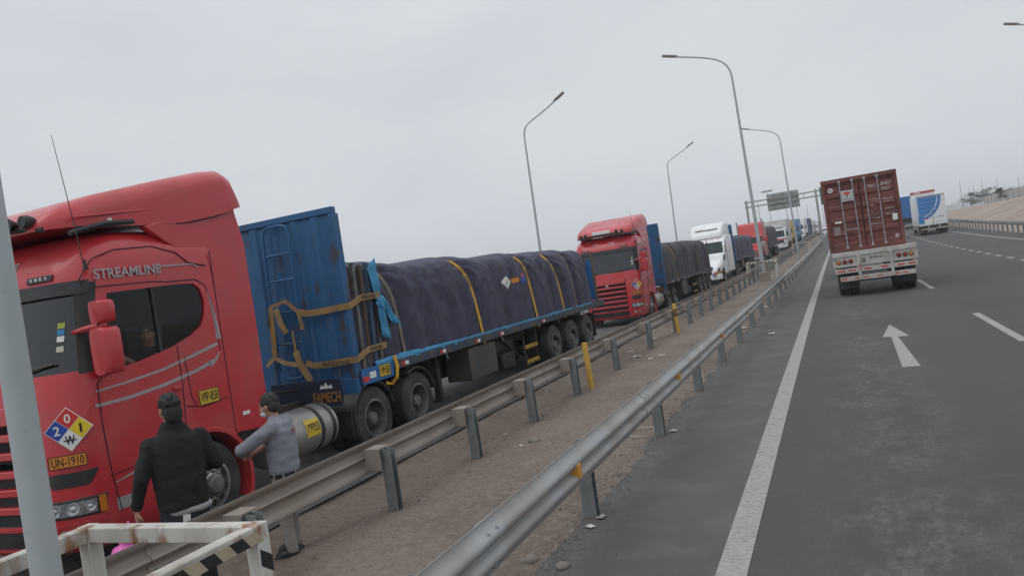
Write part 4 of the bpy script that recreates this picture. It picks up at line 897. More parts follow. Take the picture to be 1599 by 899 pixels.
def conventional(label, m, aero=True):
    """bonneted tractor, front at y=0, driver side +x"""
    root = empty('truck_tractor', label, 'truck')
    lv = ((0, .84, .40, .92, .16), (.10, 1.0, .34, 1.08, .2), (.45, 1.08, .33, 1.32, .25), (1.1, 1.14, .33, 1.55, .28), (1.9, 1.17, .36, 1.76, .28), (2.5, 1.18, .4, 1.90, .28)) if aero else ((0, .82, .40, 1.25, .08), (.06, .92, .36, 1.42, .14), (.5, .98, .36, 1.55, .2), (1.2, 1.05, .4, 1.66, .2), (2.1, 1.1, .4, 1.78, .2))
    hood = MB().loft([ring_y(y, hw, z0, z1, r) for y, hw, z0, z1, r in lv]).build('hood', m, root, smooth=45)
    boolean(hood, [MB().lathe([(.58, -1.5), (.58, 1.5)], (0, 1.35, .5), XD, 32).mesh('c', m, 0)]); hood.data.shade_smooth(); hood.data.set_sharp_from_angle(angle=R(40))
    prof = [(2.3, .55), (2.3, 1.85), (2.42, 1.95), (3.1, 2.80), (3.3, 2.92), (3.45, 3.02), (3.9, 3.16), (6.85, 3.22), (6.93, 3.15), (6.95, .55)] if aero else [(2.0, .6), (2.0, 1.8), (2.1, 1.9), (2.42, 2.62), (2.5, 2.78), (2.55, 2.95), (2.85, 3.80), (3.2, 4.02), (5.6, 4.05), (5.75, 3.9), (5.75, .6)]
    MB().prism(prof, 'x', -1.2, 1.2).build('cab', m, root, bevel=.10)
    if aero: MB().loft([ring_y(y, hw, 2.9, zt, r) for y, hw, zt, r in ((3.42, 1.02, 3.22, .08), (3.6, 1.07, 3.52, .14), (4.0, 1.10, 3.84, .2), (4.7, 1.12, 4.03, .22), (5.8, 1.13, 4.10, .22), (6.8, 1.13, 4.10, .2), (6.92, 1.1, 4.04, .15))]).build('roof_fairing', m, root, smooth=50)
    (ya, za), (yb, zb) = (prof[2], prof[3]); n = Vector((0, -(zb-za), (yb-ya))).normalized(); wsb, wst = (1.13, 1.06)
    def wpnt(x, t, off): return Vector((x, ya+(yb-ya)*t, za+(zb-za)*t))+n*off
    mm = MB(); mm.loft([[wpnt(-wsb, .04, o), wpnt(wsb, .04, o), wpnt(wst, .93, o), wpnt(-wst, .93, o)] for o in (-.02, .012)]); ws = mm.build('windshield', mat('windshield_reflecting', (.02, .034, .035), .12, var=.2, spec=.12), root, bevel=.03)
    if not aero: MB().box(-.02, .02, -.002, .02, 0, .7, Matrix.Translation(wpnt(0, .05, .01)) @ Matrix.Rotation(math.atan2(yb-ya, zb-za), 4, 'X').inverted()).build('windshield_divider', m, ws)
    for s in (1, -1):
        y0 = ya+.28
        MB().prism([(y0+.12, 2.0), (y0+1.25, 2.0), (y0+1.25, 2.72), (y0+.72, 2.72)], 'x', *sorted((s*1.19, s*1.206))).build('side_window', M_glassdark, root)
        hx = lv[2][1]
        hl = MB().prism([(.04, .80), (.42, .92), (.62, 1.10), (.40, 1.12), (.1, 1.02)] if aero else [(.0, .75), (.25, .75), (.25, .98), (.0, .98)], 'x', *sorted((s*(hx-.28), s*(hx+.008)))).build('headlight', mat('dark_lamp', (.10, .11, .12), .2, .3, var=.4, vs=8) if aero else M_lens, root, bevel=.01)
        if aero:
            MB().tube([(s*1.16, 2.45, 1.86), (s*1.19, 2.2, 1.72), (s*1.185, 1.95, 1.50)], [.035, .06, .07], 8).build('air_intake', M_black, root)
            MB().box(*sorted((s*1.205, s*1.215)), 3.55, 3.62, 1.0, 2.0).build('panel_gap', M_seam, root)
        else:
            MB().lathe([(.07, 0), (.07, 3.3)], (s*1.22, 2.75, 1.0), ZD, 14).build('exhaust_stack', M_chrome, root)
            MB().lathe([(.19, 0), (.19, .9), (.1, 1.0)], (s*1.16, 1.75, 1.05), ZD, 16).build('air_cleaner', M_chrome, root)
        mr = MB().box(*sorted((s*1.34, s*1.58)), ya+.15, ya+.25, 1.98, 2.5).build('mirror', m if not aero else M_grey, root, bevel=.03)
        MB().tube([(s*1.18, ya+.4, 2.35), (s*1.4, ya+.22, 2.4)], .02, 6).build('mirror_arm', M_black, mr)
        MB().lathe([(.3, 0), (.32, .04), (.32, 1.3), (.3, 1.35)], (s*.9, 3.3, .66), YD, 20).build('fuel_tank', M_chrome, root)
    if aero:
        MB().prism([(-.62, .55), (.62, .55), (.55, 1.05), (-.55, 1.05)], 'y', -.02, .02).build('grille', M_black, root)
        for i in range(5): MB().box(-.60, .60, -.035, -.02, .60+i*.09, .625+i*.09).build('grille_slat', M_chrome, root)
        MB().box(-.72, .80, 3.66, 3.9, 3.60, 3.66).build('roof_slot', M_black, root)
        MB().box(-1.04, 1.04, 3.40, 3.46, 3.02, 3.05).build('roof_seam', M_seam, root)
    else:
        MB().box(-.62, .62, -.025, .0, .62, 1.30).build('grille', M_chrome, root)
        for i in range(9): MB().box(-.58+i*.145-.02, -.58+i*.145+.02, -.04, -.025, .66, 1.26).build('grille_bar', M_black, root)
    MB().prism([(-1.2, .05), (-1.05, -.16), (1.05, -.16), (1.2, .05), (1.2, .25), (-1.2, .25)], 'z', .34, .64 if aero else .58).build('bumper', m if aero else M_chrome, root, bevel=.03)
    for x in (-.8, -.4, 0, .4, .8): MB().lathe([(.04, 0), (.035, .04), (0, .05)], (x, prof[4][0]-.02, prof[4][1]), (0, -.5, .8), 8).build('marker_light', M_amber, root)
    c = Vector((.84, -.13 if aero else -.17, .60)); placard(root, c+Vector((0, -.04, .05)), (.35, -1, 0), .32)
    flat_plate(root, 'number_plate', (.92, -.12, .72) if aero else (.3, -.17, .40), (1, .25, 0), ZD, .34, .12, M_plate_o, 'UN-1910')
    far_wheels(root, (1.35, 7.6, 8.95) if aero else (1.35, 6.3, 7.6))
    for s in (.4, -.4): MB().box(s-.05, s+.05, .4, 9.4 if aero else 8.0, .7, .95).build('chassis_rail', M_chassis, root)
    return root
def cabover(label, m, body='box', bm_=None, band=None, L=8.0, H=3.8, W=1.25, cabH=3.0, name='box_truck'):
    root = empty(name, label, 'truck')
    prof = [(.05, .45), (0, .6), (.0, 1.55), (.06, 1.7), (.32, cabH-.25), (.5, cabH), (1.9, cabH+.02), (1.95, .6), (1.95, .45)]
    MB().prism(prof, 'x', -1.2, 1.2).build('cab', m, root, bevel=.07)
    n = Vector((0, -1, .26)).normalized()
    def wv(x, z, o): return Vector((x, .06+(z-1.7)/(cabH-.25-1.7)*.26, z))+n*o
    MB().loft([[wv(-1.05, 1.78, o), wv(1.05, 1.78, o), wv(1.0, cabH-.38, o), wv(-1.0, cabH-.38, o)] for o in (-.02, .012)]).build('windshield', M_glassdark, root, bevel=.02)
    for s in (1, -1):
        MB().prism([(.42, 1.75), (1.35, 1.75), (1.35, cabH-.4), (.62, cabH-.4)], 'x', *sorted((s*1.19, s*1.206))).build('side_window', M_glassdark, root)
        MB().box(*sorted((s*.72, s*1.08)), -.02, .01, .74, .95).build('headlight', M_lens, root, bevel=.01)
        MB().box(*sorted((s*1.28, s*1.46)), .1, .18, 1.85, 2.4).build('mirror', M_black, root, bevel=.02)
    MB().box(-1.19, 1.19, -.05, .2, .42, .70).build('bumper', m, root, bevel=.03); MB().box(-.85, .85, -.018, .0, 1.0, 1.35).build('grille', M_black, root)
    if band: MB().box(-1.19, 1.19, -.016, .0, 1.40, 1.58).build('band', band, root)
    MB().box(-1.0, 1.0, .25, .6, cabH+.02, cabH+.3).build('roof_visor', m, root, bevel=.05)
    bm_ = bm_ or M_grey
    if body == 'box':
        MB().box(-W, W, 2.1, L, .95, H).build('cargo_box', bm_, root, bevel=.03)
        for s in (1, -1):
            for y in [2.1+i*(L-2.1)/6 for i in range(7)]: MB().box(*sorted((s*W, s*(W+.02))), y-.03+.03, y+.06, 1.0, H-.05).build('box_rib', bm_, root)
        MB().box(-W-.01, W+.01, 2.08, L+.01, .93, 1.0).build('box_sill', M_chassis, root)
    far_wheels(root, (1.3, L-2.2, L-.95) if L < 9.5 else (1.3, L-4.4, L-3.1, L-1.8))
    for s in (.4, -.4): MB().box(s-.05, s+.05, .3, L-.1, .65, .93).build('chassis_rail', M_chassis, root)
    return root
t3 = place(conventional('white bonneted truck with tall rounded sleeper, third in the queue', M_wtruck, True), 49.7)
tr3 = copy_tree(tr2); tr3['label'] = 'flatbed trailer with clean blue headboard behind the white truck'; place(tr3, 57.4)
bl3, _ = make_load('navy tarpaulin load behind the white truck', 12.9, 1.19, 1.70, 1.3, [(1.5, 2.2, M_strap_g), (4, 4.7, M_strap_g), (8, 8.7, M_strap_g)], 30, nu=36, ny=110, hem=False); place(bl3, 57.6)
t4 = place(conventional('bright red bonneted truck with tall square sleeper, fourth in the queue', M_red2, False), 76.8, TX+.15)
tr4 = place(make_trailer('dark flatbed trailer behind the bright red bonneted truck', hbm=M_black, detail=False, hb_h=1.2), 83.0, TX+.15)
bl4, _ = make_load('tall black tarpaulin load behind the bright red bonneted truck', 12.9, 1.20, 2.15, 1.3, [(3, 3.6, M_strap_g), (8, 8.7, M_strap_g)], 40, m=M_tarp2, nu=36, ny=90, hem=False); place(bl4, 83.2, TX+.15)
place(cabover('white cab-over box truck with a red band across its front', M_wtruck, 'box', M_grey, M_red2, 9.4, 4.0, 1.27, 3.0), 104, -7.55)
place(cabover('yellow box truck behind the white truck with the red band', M_yellow, 'box', M_yellow, None, 8.5, 3.6), 118, -7.9)
place(cabover('light blue cab-over truck far down the queue', M_blue2, 'box', mat('far_light_blue', (.14, .30, .46), .5), M_wprint, 9, 3.7), 132, -7.8)
place(cabover('white box truck behind the light blue truck', M_wtruck, 'box', M_wtruck, None, 9, 3.8), 148, -7.6)
place(cabover('navy box truck far down the queue', M_navy, 'box', M_navy, None, 9, 3.7), 164, -7.6)
place(cabover('small grey box truck near the end of the queue', M_grey, 'box', M_grey, None, 9, 3.5), 180, -7.6)
place(cabover('last white truck at the vanishing end of the queue', M_wtruck, 'box', M_grey, None, 9, 3.4), 196, -7.4)
place(cabover('white van-bodied truck coming on between the queue and the gantry post', M_wtruck, 'box', M_wtruck, None, 6, 2.6, 1.1, 2.2), 215, -5.2)

# ================================================================== container on its chassis, going away on our road
M_cont = mat('container_maroon', (.165, .048, .040), .65, var=.14, vs=1.6, c2=(.10, .036, .03), s2=2.2, t2=.58, w2=.12, c3=(.20, .075, .06), s3=1.4, t3=.6, w3=.12)
CXc = 1.12-cx(29.4)
ct = empty('shipping_container', 'maroon shipping container with white numbers on its closed rear doors', 'container'); place(ct, 29.4, CXc); ct.location.z += 1.58
HW, HC, LC = 1.219, 2.60, 6.06
for s in (1, -1):
    MB().box(*sorted((s*(HW-.10), s*HW)), 0, .12, .12, HC-.12).build('corner_post', M_cont, ct, bevel=.008)
    for z in (0, HC-.118):
        for y in (0, LC-.178): MB().box(*sorted((s*(HW-.162), s*(HW+.003))), y-.003, y+.175, z, z+.118).build('corner_casting', M_cont, ct, bevel=.01)
    # corrugated long side
    pf = []
    y = .12; k = 0
    while y < LC-.14: pf += [(y, s*HW-(s*.0)), (y+.07, s*HW), (y+.14, s*(HW-.036)), (y+.21, s*(HW-.036))]; y += .278
    g = [[(x, yy, z) for z in (.16, HC-.1)] for yy, x in pf]
    MB().grid(g).build('side_panel', M_cont, ct, smooth=0)
    MB().box(*sorted((s*(HW-.08), s*HW)), .12, LC-.12, .0, .16).build('bottom_rail', M_cont, ct); MB().box(*sorted((s*(HW-.08), s*HW)), .12, LC-.12, HC-.1, HC-.003).build('top_rail', M_cont, ct)
MB().box(-HW+.1, HW-.1, .0, .12, HC-.14, HC-.003).build('header', M_cont, ct); MB().box(-HW+.1, HW-.1, .0, .12, .0, .13).build('sill', M_cont, ct)
MB().box(-HW+.05, HW-.05, .1, LC, HC-.05, HC-.01).build('roof', M_cont, ct); MB().box(-HW+.05, HW-.05, LC-.05, LC, .05, HC-.05).build('front_wall', M_cont, ct); MB().box(-HW+.06, HW-.06, .1, LC, .05, .12).build('floor', M_chassis, ct)
for s in (1, -1):
    x0, x1 = sorted((s*.015, s*(HW-.11))); zz = [.13, .20]; yy = [.05, .05]
    for b in range(5):
        z = .24+b*.45; zz += [z, z+.06, z+.30, z+.36]; yy += [.05, .085, .085, .05]
    zz += [HC-.16]; yy += [.05]
    g = [[(x, y_, z_) for x in (x0, x0+.06, x1-.06, x1)] for y_, z_ in zip(yy, zz)]
    for row in g: row[0] = (row[0][0], .05, row[0][2]); row[-1] = (row[-1][0], .05, row[-1][2])
    d = MB().grid(g).build('door', M_cont, ct, smooth=0)
    for rx in ((.19, .60) if s > 0 else (.20, .62)):
        rod = MB().tube([(s*rx, .0, .10), (s*rx, .0, HC-.08)], .02, 10).build('locking_rod', M_galv, d)
        for z in (.12, HC-.14): MB().box(s*rx-.045, s*rx+.045, -.02, .06, z-.04, z+.06).build('rod_keeper', M_galv, d, bevel=.01)
        for z in (.45, 1.3, 2.1): MB().box(s*rx-.035, s*rx+.035, -.015, .05, z, z+.05).build('rod_guide', M_galv, d)
        xa, xb = sorted((s*rx, s*(rx+(.26 if rx < .4 else -.2)))); MB().box(xa, xb, -.045, -.025, .78+.03*s, .81+.03*s).build('door_handle', M_galv, d)
    for z in (.3, .9, 1.6, 2.25): MB().box(*sorted((s*(HW-.13), s*(HW-.03))), -.012, .05, z, z+.10).build('hinge', M_cont, d)
fade = mat('faded_white_print', (.50, .46, .43), .7, var=.15, vs=12, c2=(.25, .10, .09), s2=9, t2=.58, w2=.1)
for body, x, z, w, h in (('TRHU', .26, 2.10, .26, .11), ('384817', .68, 2.12, .34, .12), ('2', 1.08, 2.13, .06, .11), ('22G1', .68, 1.95, .26, .11), ('MAX GW', .26, 1.66, .30, .05), ('TARE', .26, 1.45, .14, .05), ('30480 KG', .70, 1.62, .30, .05), ('67200 LB', .70, 1.52, .30, .045), ('NET', .26, 1.22, .10, .05), ('2230 KG', .70, 1.28, .30, .06), ('CU CAP', .26, 1.0, .28, .05), ('28250 KG', .72, 1.08, .28, .05)):
    text('lettering', body, fade, ct, (x, .034, z), XD, ZD, w, h, .02)
lg = MB().box(-.60, -.22, -.036, -.03, 1.76, 2.14).build('logo_board', mat('dull_white_board', (.46, .46, .45), .7, var=.12), ct)
MB().prism([(-.415+.12*math.cos(a)*(1), 2.0+.09*math.sin(a)) for a in [R(i*15) for i in range(13)]]+[(-.40, 2.0), (-.40, 1.90), (-.43, 1.90), (-.43, 2.0)], 'y', -.040, -.037).build('logo_mark', M_pr, lg)
text('logo_lettering', 'TRITON', M_ink, lg, (-.55, -.037, 1.80), XD, ZD, .27, .04)
for (x, z, r_, m) in ((-.93, 2.22, .085, M_wprint), (.98, .32, .07, mat('pink_sticker', (.55, .33, .32), .6))):
    st = MB().lathe([(r_, 0), (r_, .004), (0, .005)], (x, .03, z), (0, -1, 0), 24).build('round_sticker', m, ct); MB().lathe([(r_*.55, .005), (r_*.55, .007), (0, .008)], (x, .03, z), (0, -1, 0), 16).build('sticker_print', mat('grey_print', (.3, .3, .3), .7), st)
for (x0, x1, z0, z1, m) in ((-.93, -.70, 1.02, 1.09, M_wprint), (-1.0, -.78, .60, .90, mat('data_plate', (.24, .2, .18), .5)), (-.72, -.66, .60, .72, mat('data_plate', (.24, .2, .18), .5)), (.92, 1.08, .86, 1.08, M_wprint)): MB().box(x0, x1, .028, .036, z0, z1).build('sticker', m, ct)
# chassis trailer
M_wch = mat('dirty_white_chassis', (.50, .485, .455), .6, var=.1, vs=4, c2=(.30, .22, .16), s2=3.5, t2=.62, w2=.1, c3=(.36, .33, .30), s3=2, t3=.56, w3=.14)
ch = empty('container_chassis', 'dirty white trailer carrying the maroon container, red-striped bumper bars', 'trailer'); place(ch, 28.75, 1.26-cx(28.75))
MB().box(-1.33, 1.33, 0, 1.0, 1.46, 1.56).build('rear_deck', M_wch, ch, bevel=.01)
MB().box(-1.33, 1.33, .0, .06, 1.05, 1.458).build('rear_panel', M_wch, ch, bevel=.01)
for (x0, x1, z0, z1) in ((-1.33, 1.33, 1.42, 1.47), (-1.33, -.52, 1.06, 1.11), (.52, 1.33, 1.06, 1.11), (-.48, .48, 1.07, 1.10)): MB().box(x0, x1, -.03, -.002, z0, z1).build('panel_lip', M_wch, ch)
for s in (1, -1):
    for i in range(3):
        c = (s*(1.13-.19*i), -.004, 1.24); lmp = MB().lathe([(.078, 0), (.075, .02), (.06, .025)], c, (0, -1, 0), 18).build('tail_lamp', M_black, ch); MB().lathe([(.064, .02), (.05, .032), (0, .036)], c, (0, -1, 0), 16).build('lens', M_tail if i else M_amber, lmp)
    MB().box(*sorted((s*.46, s*.56)), -.07, -.035, .58, 1.42).build('upright', M_wch, ch, bevel=.008)
MB().box(-1.28, 1.28, -.03, .03, .84, 1.0).build('bumper_bar', M_wch, ch, bevel=.01)
MB().box(-1.15, 1.2, -.03, .03, .56, .72).build('bumper_bar', M_wch, ch, bevel=.01)
for x in (-1.22, -.86, -.36, .16, .66, 1.0):
    MB().box(x, x+.24, -.034, -.031, .90, .95).build('red_strip', M_pr, ch)
for x in (-1.1, -.72, -.40, .0, .58, .8): MB().box(x, x+.16, -.034, -.031, .62, .66).build('red_strip', M_pr, ch)
MB().box(-.515, -.475, -.074, -.071, .92, 1.08).build('red_strip', M_pr, ch)
MB().prism([(-.40, 1.15), (-.22, 1.15), (-.20, 1.33), (-.38, 1.33)], 'y', -.012, -.002).build('stencil', M_ink, ch) if False else None
text('stencil_lettering', '0', mat('grey_stencil', (.12, .12, .12), .7), ch, (-.40, -.002, 1.14), XD, ZD, .13, .18, .05); text('stencil_lettering', 'JERO', mat('grey_stencil', (.12, .12, .12), .7), ch, (-.18, -.002, 1.22), XD, ZD, .46, .11, .02)
for s in (.42, -.42): MB().box(s-.06, s+.06, .06, 12.2, 1.12, 1.455).build('main_beam', M_wch, ch)
for y in (1.3, 2.6, 5.5, 8.2): MB().box(-1.2, 1.2, y-.06, y+.06, 1.38, 1.56).build('bolster', M_wch, ch)
for y in (1.3, 2.62):
    MB().tube([(-1, y, .5), (1, y, .5)], .07, 8).build('axle', M_chassis, ch)
    for s in (1, -1):
        for xx in (1.08, .74): put_wheel(ch, s*xx, y, .5, W_DRIVE, s, detail=False)
for s in (1, -1): MB().box(*sorted((s*.55, s*1.24)), .55, .57, .28, 1.0).build('mud_flap', M_black, ch)
hid = place(cabover('white tractor in front, pulling the maroon container', M_wtruck, 'none', None, None, 5.6, 3.0, name='truck_tractor'), 42.5, 1.2); hid.rotation_euler.z += math.pi; hid.location = wp(1.2, 45.0)

# ================================================================== white and blue box truck on the right
bt = empty('box_truck', 'white box truck with blue swoosh on its rear doors, in the right lane', 'truck'); place(bt, 88, 8.95); LB, ZB, ZT = 8.2, .95, 4.0
MB().box(-1.28, 1.28, .04, LB, ZB, ZT).build('cargo_box', M_wtruck, bt, bevel=.03)
swb = mat('swoosh_blue', (.03, .19, .50), .45, var=.1)
for s in (1, -1): MB().box(*sorted((s*.01, s*1.24)), .0, .04, ZB+.05, ZT-.10).build('rear_door', M_wtruck, bt, bevel=.01)
arc = [(-1.22+2.14*math.sin(R(a)), ZT-.12-2.35*(math.cos(R(a)))) for a in range(0, 91, 6)]
MB().prism([(-1.22, ZT-.12)]+arc, 'y', -.006, -.002).build('swoosh', swb, bt)
MB().prism([(-1.22+1.76*math.sin(R(a)), ZT-.12-2.02*math.cos(R(a))) for a in range(8, 91, 6)]+[(-1.22+1.84*math.sin(R(a)), ZT-.12-2.10*math.cos(R(a))) for a in range(86, 7, -6)], 'y', -.010, -.007).build('swoosh', M_wprint, bt)
MB().box(-1.285, -1.281, .1, .75, ZB+.2, ZT-.1).build('side_stripe', swb, bt); MB().box(-1.27, -.80, -.012, -.006, ZB+.22, 2.0).build('corner_stripe', swb, bt)
for z in [ZB+.3+i*.42 for i in range(7)]: MB().box(-1.22, 1.22, -.014, -.0105, z, z+.02).build('door_rib', M_grey, bt)
for x in (-.02, ): MB().tube([(x, -.03, ZB+.05), (x, -.03, ZT-.12)], .018, 8).build('locking_rod', M_galv, bt)
MB().box(-.7, -.45, -.016, -.011, 1.62, 1.70).build('sticker', M_pr, bt); MB().box(.35, 1.0, -.016, -.011, 1.75, 1.80).build('sticker', M_blue2, bt)
MB().box(-1.28, 1.28, -.02, .05, ZT-.09, ZT+.02).build('top_frame', M_galv, bt)
sp = MB().box(-1.2, 1.1, 7.0, 8.0, ZT, ZT+.42).build('roof_spoiler', M_wtruck, bt, bevel=.04); MB().box(-1.25, 1.15, 6.85, 7.0, ZT+.36, ZT+.62).build('sign_box', mat('dull_red_sign', (.36, .06, .07), .6), sp); MB().box(-.9, -.3, 6.84, 6.85, ZT+.45, ZT+.53).build('sign_print', M_wprint, sp)
MB().box(-1.2, 1.24, -.06, .0, .56, .66).build('rear_bumper', M_wch, bt)
for s in (1, -1): MB().box(s*.5-.05, s*.5+.05, -.05, .0, .66, .95).build('bumper_post', M_wch, bt)
MB().box(-1.2, 1.2, .02, .3, .66, .93).build('rear_shadow_box', M_chassis, bt)  # dark box added to stand for the shade below the cargo body
for x in (-.9, .0, .8): MB().box(x-.2, x+.2, -.03, .02, .72, .86).build('tail_lamp', M_black, bt)
for s in (1, -1): MB().box(*sorted((s*.6, s*1.24)), .5, .53, .15, .7).build('mud_flap', M_black, bt)
for y in (1.4, 2.7, 8.9):
    for s in (1, -1): put_wheel(bt, s*1.08, y, .5, W_FAR, s, detail=False); (put_wheel(bt, s*.76, y, .5, W_FAR, s, detail=False) if y < 5 else None)
MB().prism([(8.3, .45), (8.3, 3.1), (9.6, 3.1), (9.95, 1.8), (10.0, .45)], 'x', -1.2, 1.2).build('cab', M_wtruck, bt, bevel=.06)
for s in (.4, -.4): MB().box(s-.05, s+.05, .2, 9.8, .6, .93).build('chassis_rail', M_chassis, bt)
for i in range(2): MB().box(-1.27, -1.22, 3.6, 5.6, .55+.2*i, .62+.2*i).build('side_guard', M_wch, bt)
b2 = place(cabover('blue box truck ahead of the white and blue one', M_wtruck, 'box', M_blue2, None, 9, 3.9), 122, 8.9); b2.rotation_euler.z += math.pi; b2.location = wp(8.9, 124)
#==BANK==
def tree(lab, loc, h, w, m, seed, kind='bush', n=900):
    rnd = random.Random(seed); r = empty('tree', lab, 'tree', loc)
    tr = MB(); tr.tube([(0, 0, -.3), (.03*h, 0, h*.3), (0, .02*h, h*.75)], [.05*h*.5, .035*h*.5, .012*h], 8)
    for i in range(6):
        a = rnd.uniform(0, 6.28); z = h*rnd.uniform(.25, .6); tr.tube([(0, 0, z), (math.cos(a)*w*.3, math.sin(a)*w*.3, z+h*.15), (math.cos(a)*w*.42, math.sin(a)*w*.42, z+h*.28)], [.015*h, .01*h, .004*h], 5)
    tr.build('trunk', mat('bark', (.09, .07, .055), .9, var=.3), r)
    c = MB(); cl = [(rnd.gauss(0, w*.26), rnd.gauss(0, w*.26), h*(.28+.68*rnd.random()**.8)) for _ in range(26)]
    for i in range(n):
        q = rnd.choice(cl); k = 1-max(0, q[2]/h-.4)*(1.1 if kind == 'cone' else .5)
        p = Vector((q[0]*k+rnd.gauss(0, w*.07), q[1]*k+rnd.gauss(0, w*.07), q[2]+rnd.gauss(0, h*.05)))
        d = Vector((rnd.gauss(0, 1), rnd.gauss(0, 1), rnd.gauss(0, .8)+(.8 if kind == 'cone' else 0))).normalized(); e = d.orthogonal().normalized(); s = rnd.uniform(.12, .26)*max(.8, h*.28)
        c.add([p-e*s*.35, p+d*s*.5-e*0, p+e*s*.35, p+d*s*1.6], [(0, 1, 2), (0, 2, 3)] if i % 2 else [(0, 3, 2)])
    c.build('crown', m, r, smooth=0)
    return r
M_leafd = mat('dusty_dark_leaf', (.045, .06, .04), .8, var=.35, vs=2, c2=(.07, .075, .05), s2=3, t2=.55)
def bank_z(lat, Y):
    t = min(1, max(0, (lat-13.5)/10.5)); return zr(Y)+2.6*t*t*(3-2*t)-max(0, zr(Y)-.9)*t
def bank(lat, Y, dz=0): p = wp(lat, Y); p.z = bank_z(lat, Y)+dz; return p
tree('spiky dark shrub alone on top of the sand bank', bank(24.6, 150, -.1), 2.2, 1.5, M_leafd, 3, 'cone', 700)
for i, (la, Y, h, w) in enumerate(((27, 205, 3.6, 5), (31, 215, 4.4, 5.5), (36, 218, 3.6, 6), (41, 225, 3.0, 5))):
    tree(['dark tree just right of the white and blue box truck', 'tallest dark tree of the clump beyond the sand bank', 'low broad tree in the clump beyond the sand bank', 'rightmost small tree of the clump beyond the sand bank'][i], bank(la, Y, -.2), h, w, M_leafd, 11+i, 'bush', 900)
for i, (la, Y, h) in enumerate(((-1.6, 232, 6.5), (1.2, 240, 7.5), (5.5, 250, 6))):
    tree(['dark far tree left of the container', 'dark far tree behind the container', 'dark far tree between the two trucks on the right'][i], wp(la+2, Y, -.2), h, 6, M_leafd, 31+i, 'bush', 800)
# compound wall and wire fence along the top of the bank
wl_ = empty('boundary_wall', 'long pale boundary wall on top of the sand bank', 'wall', bank(25.6, 124)); wb0 = Vector(wl_.location); Mw = mat('pale_render', (.46, .45, .44), .85, var=.1, vs=.6)
for i in range(12):
    a = bank(25.6, 124+i*4.2)-wb0; MB().box(-.09, .09, 0, 4.15, -.4, 1.5).build('wall_panel', Mw, wl_, a); MB().box(-.14, .14, -.14, .14, -.4, 1.6).build('wall_pier', Mw, wl_, a)
fn = empty('wire_fence', 'wire fence with thin posts below the pale wall', 'fence', bank(23.6, 84)); fb0 = Vector(fn.location)
fp = MB().tube([(0, 0, -.3), (0, 0, 1.5)], .05, 6).mesh('fence_post', mat('fence_post_grey', (.28, .27, .26), .8))
fpos = [bank(23.6, 84+i*4)-fb0 for i in range(38)]
for p in fpos: obj('fence_post', fp, fn, p)
for z in (.4, .8, 1.2, 1.45): MB().tube([p+Vector((0, 0, z)) for p in fpos], .012, 4).build('fence_wire', M_post, fn)
def mast(lab, p, h, top=None):
    r = empty('mast', lab, 'mast', p); MB().tube([(0, 0, -.5), (0, 0, h*.5), (0, 0, h)], [.10, .08, .05], 8).build('pole', mat('mast_grey', (.36, .37, .38), .6), r)
    if top == 'flood':
        MB().box(-1.3, 1.3, -.3, .3, h-.2, h).build('lamp_frame', M_post, r)
        for i in range(5): MB().box(-1.2+i*.52, -.85+i*.52, -.45, -.2, h-.45, h-.2).build('floodlight', M_post, r)
    elif top: MB().box(-.9, .9, -.05, .05, h-.5, h-.38).build('cross_arm', M_post, r)
    return r
mast('tall floodlight mast behind the gantry sign', Vector((-13.1, 200, 2.0)), 13.3, 'flood')
for i, (x, Y, z, t) in enumerate(((31.2, 220, 10.5, None), (33.1, 220, 8.8, None), (34.0, 220, 9.7, None), (35.9, 220, 10.0, None), (39.1, 220, 9.6, None), (44, 222, 9.4, None), (49, 200, 10.2, 'arm'), (48, 226, 9.0, None))):
    mast(['first', 'second', 'third', 'fourth', 'fifth', 'sixth', 'seventh, cross-armed', 'eighth'][i]+' thin mast from the left on the skyline above the sand bank', Vector((x+0, Y, 3.0)), z-3.0, t)
for i, (la, Y, h) in enumerate(((-14, 150, 8), (-11, 175, 9), (-10.5, 200, 9), (-9, 215, 8.5), (-6, 235, 9))):
    mast(['first', 'second', 'third', 'fourth', 'fifth'][i]+' thin pole from the left among the far trucks', wp(la, Y), h)
# ---- litter, stones and gravel on the median
rs = random.Random(5)
def stone(r, seed):
    b = bmesh.new(); bmesh.ops.create_icosphere(b, subdivisions=2, radius=r)
    for v in b.verts: v.co *= 1+.28*noise.noise(v.co/r*1.3+Vector((seed, 0, 0))); v.co.z *= .6
    me = bpy.data.meshes.new('stone'); b.to_mesh(me); b.free(); me.materials.append(mat('stone_grey', (.20, .175, .15), .9, var=.2, vs=12)); me.shade_smooth(); return me
def onz(x, y, z=0.0):
    """ground point under a pixel of the 1599 x 899 photograph"""
    d = Fv*FPX+cX*(x-799.5)+cY*(449.5-y); t = (z-CAMH)/d.z; return Vector((d.x*t, d.y*t, z))
for i, (px, py, r, lab) in enumerate(((835, 690, .09, 'rounded stone alone in the middle of the dirt median'), (828, 877, .07, 'grey stone low in the picture beside the near guardrail'), (878, 886, .055, 'small dark stone at the bottom edge beside the shoulder'))):
    tag(obj('stone', stone(r, i*7.3), None, onz(px, py)+Vector((0, 0, r*.3)), (0, 0, i)), lab, 'stone')
def scrap(px, py, s, lab, m, seed):
    g = []
    for i in range(6):
        row = []
        for j in range(6):
            u, v = i/5-.5, j/5-.5; row.append((u*s+.1*s*noise.noise(Vector((u*3, v*3, seed))), v*s*.7+.1*s*noise.noise(Vector((u*3, v*3, seed+3))), .014+.05*s+.22*s*abs(noise.noise(Vector((u*2.3, v*2.3, seed+9))))))
        g.append(row)
    tag(MB().grid(g).build('paper_scrap', m, None, onz(px, py), (0, 0, seed), smooth=80), lab, 'litter')
